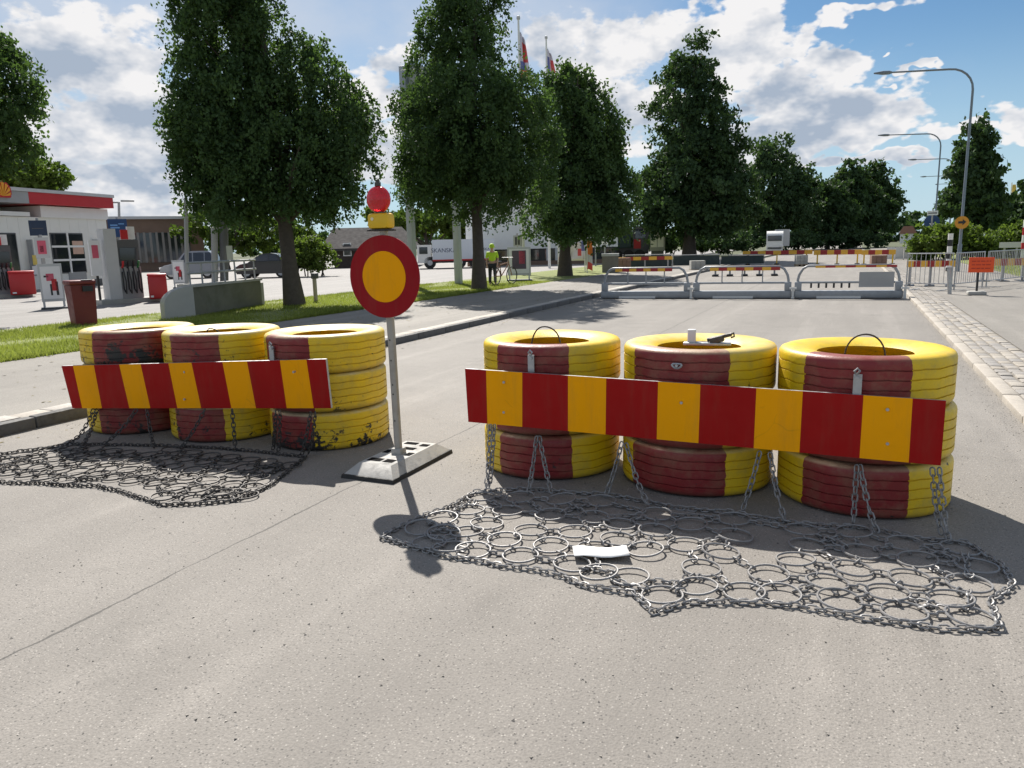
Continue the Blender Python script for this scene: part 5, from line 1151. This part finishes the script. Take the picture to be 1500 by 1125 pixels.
# ---- street lamps
lampm = M('lamp_steel', (.20, .23, .26), .45, .1, 3, 0, .4)
LAMPS = [(1403, 398, 1421, 98, 1280, 107, 37.6), (1366, 372, 1371, 195, 1286, 198, 62), (1388, 366, 1391, 232, 1330, 234, 84), (1389, 362, 1391, 257, 1348, 259, 106), (1388, 360, 1390, 269, 1370, 270, 128), (1388, 358, 1390, 282, 1372, 283, 150)]
for i, (bx_, by_, tx, ty, ex, ey, d) in enumerate(LAMPS):
    b = D(bx_, by_, d); b[2] = .05; t = D(tx, ty, d); e = D(ex, ey, d); t[:2] = b[:2]; e[2] = max(e[2], t[2]-.1); e[1] = b[1]+.3
    r = root('street_lamp', b, ['tall bent street lamp carrying the round orange sign', 'street lamp carrying the blue round sign', 'third street lamp in the row, before the columnar tree', 'fourth street lamp in the row along the road', 'fifth street lamp in the row along the road', 'sixth and farthest street lamp in the row'][i], 'street lamp', 'street lamps along the road')
    c = .9; mb = MB(); arm = np.array([e[0]-t[0], e[1]-t[1], 0]); arm /= np.linalg.norm(arm)
    P_ = [b, np.array([b[0], b[1], 1.2]), np.array([b[0], b[1], 1.25]), np.array([b[0], b[1], t[2]-c])]+[np.array([b[0], b[1], t[2]-c])+arm*c*(1-math.cos(a))+np.array([0, 0, c*math.sin(a)]) for a in [math.pi/2*k/6 for k in range(1, 7)]]
    mb.tube(P_, [.085, .085, .06, .048]+[.042]*6, 10); mb.build('pole', lampm, r)
    s = P_[-1]; h0 = e-arm*.0; mb = MB(); m_ = s+(h0-s)*.75; mb.tube([s, m_], [.042, .034], 8); mb.build('arm', lampm, r)
    mb = MB(); mb.tube([m_, m_+(h0-m_)*.15, m_+(h0-m_)*.5, h0], [.042, .08, .085, .03], 8); mb.build('lamp_head', lampm, r)
def round_sign(px, py, dist, rad, mat, label, base, ring=None, mark=None):
    c = D(px, py, dist); P = face_plane(px-10, px+10, py, dist); u, z = P.uz(px, py); r = root('round_sign', P.pt(u, 0, base), label, 'sign')
    mb = MB(); n = 32; mb.prism([(u+rad*math.cos(2*math.pi*i/n), z+rad*math.sin(2*math.pi*i/n)) for i in range(n)], lambda a, b_, d: Vector(P.pt(a, d, b_)), .12, .14); k = mb.build('disc', mat, r)
    if mark is not None: mb = MB(); mb.prism([(u+a*rad, z+b_*rad) for a, b_ in mark], lambda a, b_, d: Vector(P.pt(a, d, b_)), .141, .15); mb.build('mark', ring, k)
    mb = MB(); P.box(mb, u-.04, u+.04, 0.0, .118, z-.06, z+.06); mb.build('clamp', steel, r); return P, r
round_sign(1409, 326, 37.2, .26, M('sign_amber', (.62, .27, .02), .45, .08), 'round amber sign with a dark arrow on the nearest street lamp', 0, black, [(-.5, -.15), (.1, -.15), (.1, -.45), (.6, .1), (.1, .5), (.1, .2), (-.5, .2)])
round_sign(1365, 325, 61.4, .48, blue, 'round blue sign on the second street lamp', 0, white, [(-.1, .6), (.1, .6), (.1, -.2), (.35, -.2), (0, -.65), (-.35, -.2), (-.1, -.2)])
hung_sign(1358, 1374, 309, 315, 61, 365, 'narrow white name plate above the round blue sign', white, [(.1, .9, .35, .6, dgrey)], 'name_plate')
# marker posts and flags on the far right
for i, (px, py0, py1, d, lb) in enumerate([(1498, 322, 374, 45, 'red and white banded marker post by the hedge'), (1389, 342, 392, 38, 'black and white banded marker post beside the street lamp')]):
    b = D(px, py1, d); b[2] = .06; t = D(px, py0, d); r = root('marker_post', b, lb, 'post'); n = 6
    for k in range(n): mb = MB(); z0, z1 = b[2]+(t[2]-b[2])*k/n, b[2]+(t[2]-b[2])*(k+1)/n-.002; mb.cyl((b[0], b[1], z0), (b[0], b[1], z1), .10, n=12); mb.build('band', [redp, white][k % 2] if i == 0 else [black, white][k % 2], r)
for i, (px, py0, py1) in enumerate(((1473, 272, 300), (1479, 285, 312), (1497, 275, 305))):
    d = 95; b = D(px, 368, d); b[2] = .05; t = D(px, py0-4, d); r = root('yellow_flag', b, ['yellow pennant beside the columnar tree', 'pale yellow pennant beyond the hedge', 'yellow pennant at the marker post'][i], 'flag', 'yellow pennants beyond the hedge'); mb = MB(); mb.cyl(b, (b[0], b[1], t[2]), .06, n=8); mb.build('pole', white, r)
    mb = MB(); vs = []; n = 8
    for k in range(n+1):
        for j in range(3): vs.append((b[0]+.08+.18*j*(.8+.2*math.sin(k)), b[1]+.1*math.sin(k*.8+j), t[2]-.2-(py1-py0)*d/F*k/n))
    mb.add(vs, [(k*3+j, k*3+j+1, (k+1)*3+j+1, (k+1)*3+j) for k in range(n) for j in range(2)], 0, True); o = mb.build('cloth', M('pennant_yellow', (.80, .55, .12), .7, .1), r); so_ = o.modifiers.new('thickness', 'SOLIDIFY'); so_.thickness = .01
# low roadside guard rail on the bank
a, c = D(1462, 378, 50), D(1530, 374, 50); P = Plane(a[:2], c[:2]); r = root('guard_rail', P.pt(P.L/2, 0, .09), 'grey guard rail in front of the hedge bushes', 'guard rail'); mb = MB(); P.box(mb, 0, P.L, 0, .06, .85, 1.15); mb.build('rail', lgrey, r)
for k in range(4): mb = MB(); P.box(mb, P.L*(.1+.27*k), P.L*(.1+.27*k)+.1, -.11, -.003, .09, 1.05); mb.build('post', grey, r)
# distant house between the trees
P = face_plane(1318, 1340, 352, 200); r = root('distant_house', P.pt(P.L/2, -3, 0), 'small pale distant house at the end of the road', 'house'); L = P.L; mb = MB(); P.box(mb, 0, L, -6, 0, 0, 2.2); mb.build('wall', white, r)
mb = MB(); mb.prism([(-.4, 2.2), (L+.4, 2.2), (L-.6, 3.9), (.6, 3.9)], lambda u, z, d: Vector(P.pt(u, d, z)), -6.4, .4); mb.build('roof', M('tile_roof', (.3, .15, .11), .8, .15, 1), r)
# ---- worker in a yellow vest
def skinned(name, V, E, Rr, mat, par, loc):
    me = bpy.data.meshes.new(name); me.from_pydata(V, E, []); me.materials.append(mat); o = bpy.data.objects.new(name, me); col.objects.link(o); o.parent = par
    if not me.skin_vertices: me.attributes
    sk = o.modifiers.new('skin', 'SKIN'); sk.use_smooth_shade = True
    if not me.skin_vertices:
        bm = bmesh.new(); bm.from_mesh(me); bm.verts.layers.skin.verify(); bm.to_mesh(me); bm.free()
    for i, q in enumerate(me.skin_vertices[0].data): q.radius = Rr[i] if isinstance(Rr[i], tuple) else (Rr[i], Rr[i]); q.use_root = (i == 0)
    s = o.modifiers.new('sub', 'SUBSURF'); s.levels = 1; s.render_levels = 2; return o
b = G(722, 418, .1); r = root('person', b, 'worker in a yellow vest and dark trousers standing beside the linden trunk', 'person'); r.rotation_euler.z = .5; r.scale = (.88,)*3
V = [(0,0,.95),(0,.0,1.15),(0,.01,1.38),(0,0,1.50),(0,-.02,1.58),(0,-.03,1.68),(0,-.02,1.78), (-.1,0,.9),(-.11,.01,.5),(-.12,.03,.09),(-.13,-.14,.04), (.1,0,.9),(.11,-.02,.5),(.12,.02,.09),(.14,-.15,.04),
     (-.19,0,1.42),(-.25,.01,1.15),(-.24,-.10,.92),(-.24,-.14,.84), (.19,0,1.42),(.25,.01,1.15),(.22,-.14,.94),(.21,-.19,.87)]
hand = []
E_ = [(0,1),(1,2),(2,3),(3,4),(4,5),(5,6),(0,7),(7,8),(8,9),(9,10),(0,11),(11,12),(12,13),(13,14),(2,15),(15,16),(16,17),(17,18),(2,19),(19,20),(20,21),(21,22)]
Rr = [(.15,.11),(.14,.10),(.16,.11),.06,.07,.10,.06, .09,.06,.045,.035, .09,.06,.045,.035, .06,.045,.033,.03, .06,.045,.033,.03]
for hi, sx in ((18, -1), (22, 1)):                       # five short fingers from each palm
    hx, hy, hzz = V[hi]
    for k in range(5):
        i = len(V); off = (k-2)*.017
        V += [(hx+off, hy-.015, hzz-.04-.004*(2-abs(k-2))), (hx+off*1.1, hy-.035, hzz-.075-.006*(2-abs(k-2)))]; E_ += [(hi, i), (i, i+1)]; Rr += [.009, .008]
skinned('body', V, E_, Rr, skin, r, b)
V = [(0,0,.93),(-.1,0,.88),(-.11,.01,.5),(-.12,.03,.10),(.1,0,.88),(.11,-.02,.5),(.12,.02,.10)]; skinned('trousers', V, [(0,1),(1,2),(2,3),(0,4),(4,5),(5,6)], [(.17,.13),.105,.08,.065,.105,.08,.065], trous, r, b)
V = [(0,0,1.0),(0,0,1.18),(0,.01,1.40),(-.19,0,1.42),(-.25,.01,1.18),(.19,0,1.42),(.25,.01,1.18)]; skinned('vest', V, [(0,1),(1,2),(2,3),(3,4),(2,5),(5,6)], [(.18,.13),(.17,.125),(.19,.135),.085,.065,.085,.065], hivis, r, b)
mb = MB(); mb.lathe([(.0, 1.83), (.06, 1.82), (.10, 1.78), (.118, 1.70), (.122, 1.66), (.14, 1.655), (.14, 1.645), (.0, 1.645)], 18, c=(b[0], b[1]-.03, b[2])); mb.build('helmet', hivis, r)
for dx in (-.035, .035): mb = MB(); mb.lathe([(0, .008), (.008, 0), (0, -.008)], 8, c=(b[0]+dx, b[1]-.125, b[2]+1.65)); mb.build('eye', black, r)
mb = MB(); mb.prism([(-.012, 1.60), (.012, 1.60), (.006, 1.645), (-.006, 1.645)], lambda u, z, d: Vector((b[0]+u, b[1]+d, b[2]+z)), -.15, -.11); mb.build('nose', skin, r)
# bicycle leaning by the worker
b = G(738, 417, .1); r = root('bicycle', b, 'bicycle parked on the grass between the worker and the poster stand', 'bicycle'); P = face_plane(728, 748, 417, hd(b), .9); L = 1.05; m0 = P.L/2-L/2
for u in (0, L):
    mb = MB(); mb.tube([P.pt(m0+u+.33*math.cos(a), 0, .1+.35+.33*math.sin(a)) for a in [2*math.pi*i/24 for i in range(24)]], .022, 6, closed=True); w = mb.build('wheel', rubber, r)
    mb = MB()
    for i in range(8): mb.cyl(P.pt(m0+u, 0, .45), P.pt(m0+u+.31*math.cos(i*.785), 0, .45+.31*math.sin(i*.785)), .004, n=4)
    mb.build('spokes', steel, w, kind='stuff')
mb = MB(); q = lambda u, z: P.pt(m0+u, 0, .1+z)
for a, c in (((0, .35), (.38, .35)), ((.38, .35), (.28, .85)), ((.38, .35), (.85, .80)), ((.3, .78), (.83, .86)), ((0, .35), (.3, .78)), ((1.05, .35), (.84, .92)), ((.84, .92), (.80, 1.05))): mb.cyl(q(*a), q(*c), .02, n=8)
mb.build('frame', M('bike_brown', (.28, .13, .07), .5), r); mb = MB(); mb.box(q(.26, .90), (.24, .13, .06), rz=P.ang, bev=.025); mb.build('saddle', black, r)
mb = MB(); mb.cyl(P.pt(m0+.80, -.28, 1.15), P.pt(m0+.80, .28, 1.15), .016, n=8); mb.build('handlebar', black, r)

# ---- grit gathered round the tyres and kerbs, a few fallen leaves
def bits(name, pts, size, mat, label, cat, flat=.6):
    n = len(pts); a = rng.uniform(0, 6.28, n); sz = size*rng.uniform(.4, 1.4, n); V = np.zeros((n, 3, 3))
    for k in range(3):
        V[:, k, 0] = pts[:, 0]+np.cos(a+k*2.09)*sz; V[:, k, 1] = pts[:, 1]+np.sin(a+k*2.09)*sz; V[:, k, 2] = pts[:, 2]+.001+sz*flat*(k == 0)
    o = bpy.data.objects.new(name, fast_mesh(name, V.reshape(-1, 3), 3, mat, np.repeat(rng.random(n), 3))); col.objects.link(o); return tag(o, label, cat, kind='stuff')
q = []
for cx, cy in ((-1.98, 5.1), (-.92, 5.1), (.11, 5.08), (-4.07, 5.16), (-5.13, 5.08), (-6.15, 5.02)):
    a = rng.uniform(0, 6.28, 380); rr = .47+np.abs(rng.normal(0, .16, 380)); q.append(np.stack([cx+rr*np.cos(a), cy+rr*np.sin(a), np.zeros(380)], 1))
k = 1500; q.append(np.stack([XL+np.abs(rng.normal(0, .13, k)), rng.uniform(3, 22, k), np.zeros(k)], 1)); q.append(np.stack([XR-np.abs(rng.normal(0, .12, k)), rng.uniform(5, 22, k), np.zeros(k)], 1))
k = 1500; q.append(np.stack([rng.uniform(-4, 1.3, k), rng.uniform(1.2, 8, k), np.zeros(k)], 1))
bits('grit', np.vstack(q), .006, leaf_mat('grit_stone', (.08, .075, .07), (.42, .39, .35), (.02, .02, .02), .02), 'loose grit gathered round the tyres and along the kerbs', 'grit')
k = 420; q = np.stack([rng.uniform(-11.2, -7.4, k), rng.uniform(5, 28, k), np.full(k, .101)], 1); q2 = np.stack([XL+np.abs(rng.normal(0, .2, 160)), rng.uniform(4, 20, 160), np.zeros(160)], 1)
bits('fallen_leaves', np.vstack([q, q2]), .028, leaf_mat('dry_leaf', (.10, .075, .03), (.26, .21, .08), (.1, .08, .03), .1), 'scattered dry fallen leaves on the pavement and in the gutter', 'leaves', .25)
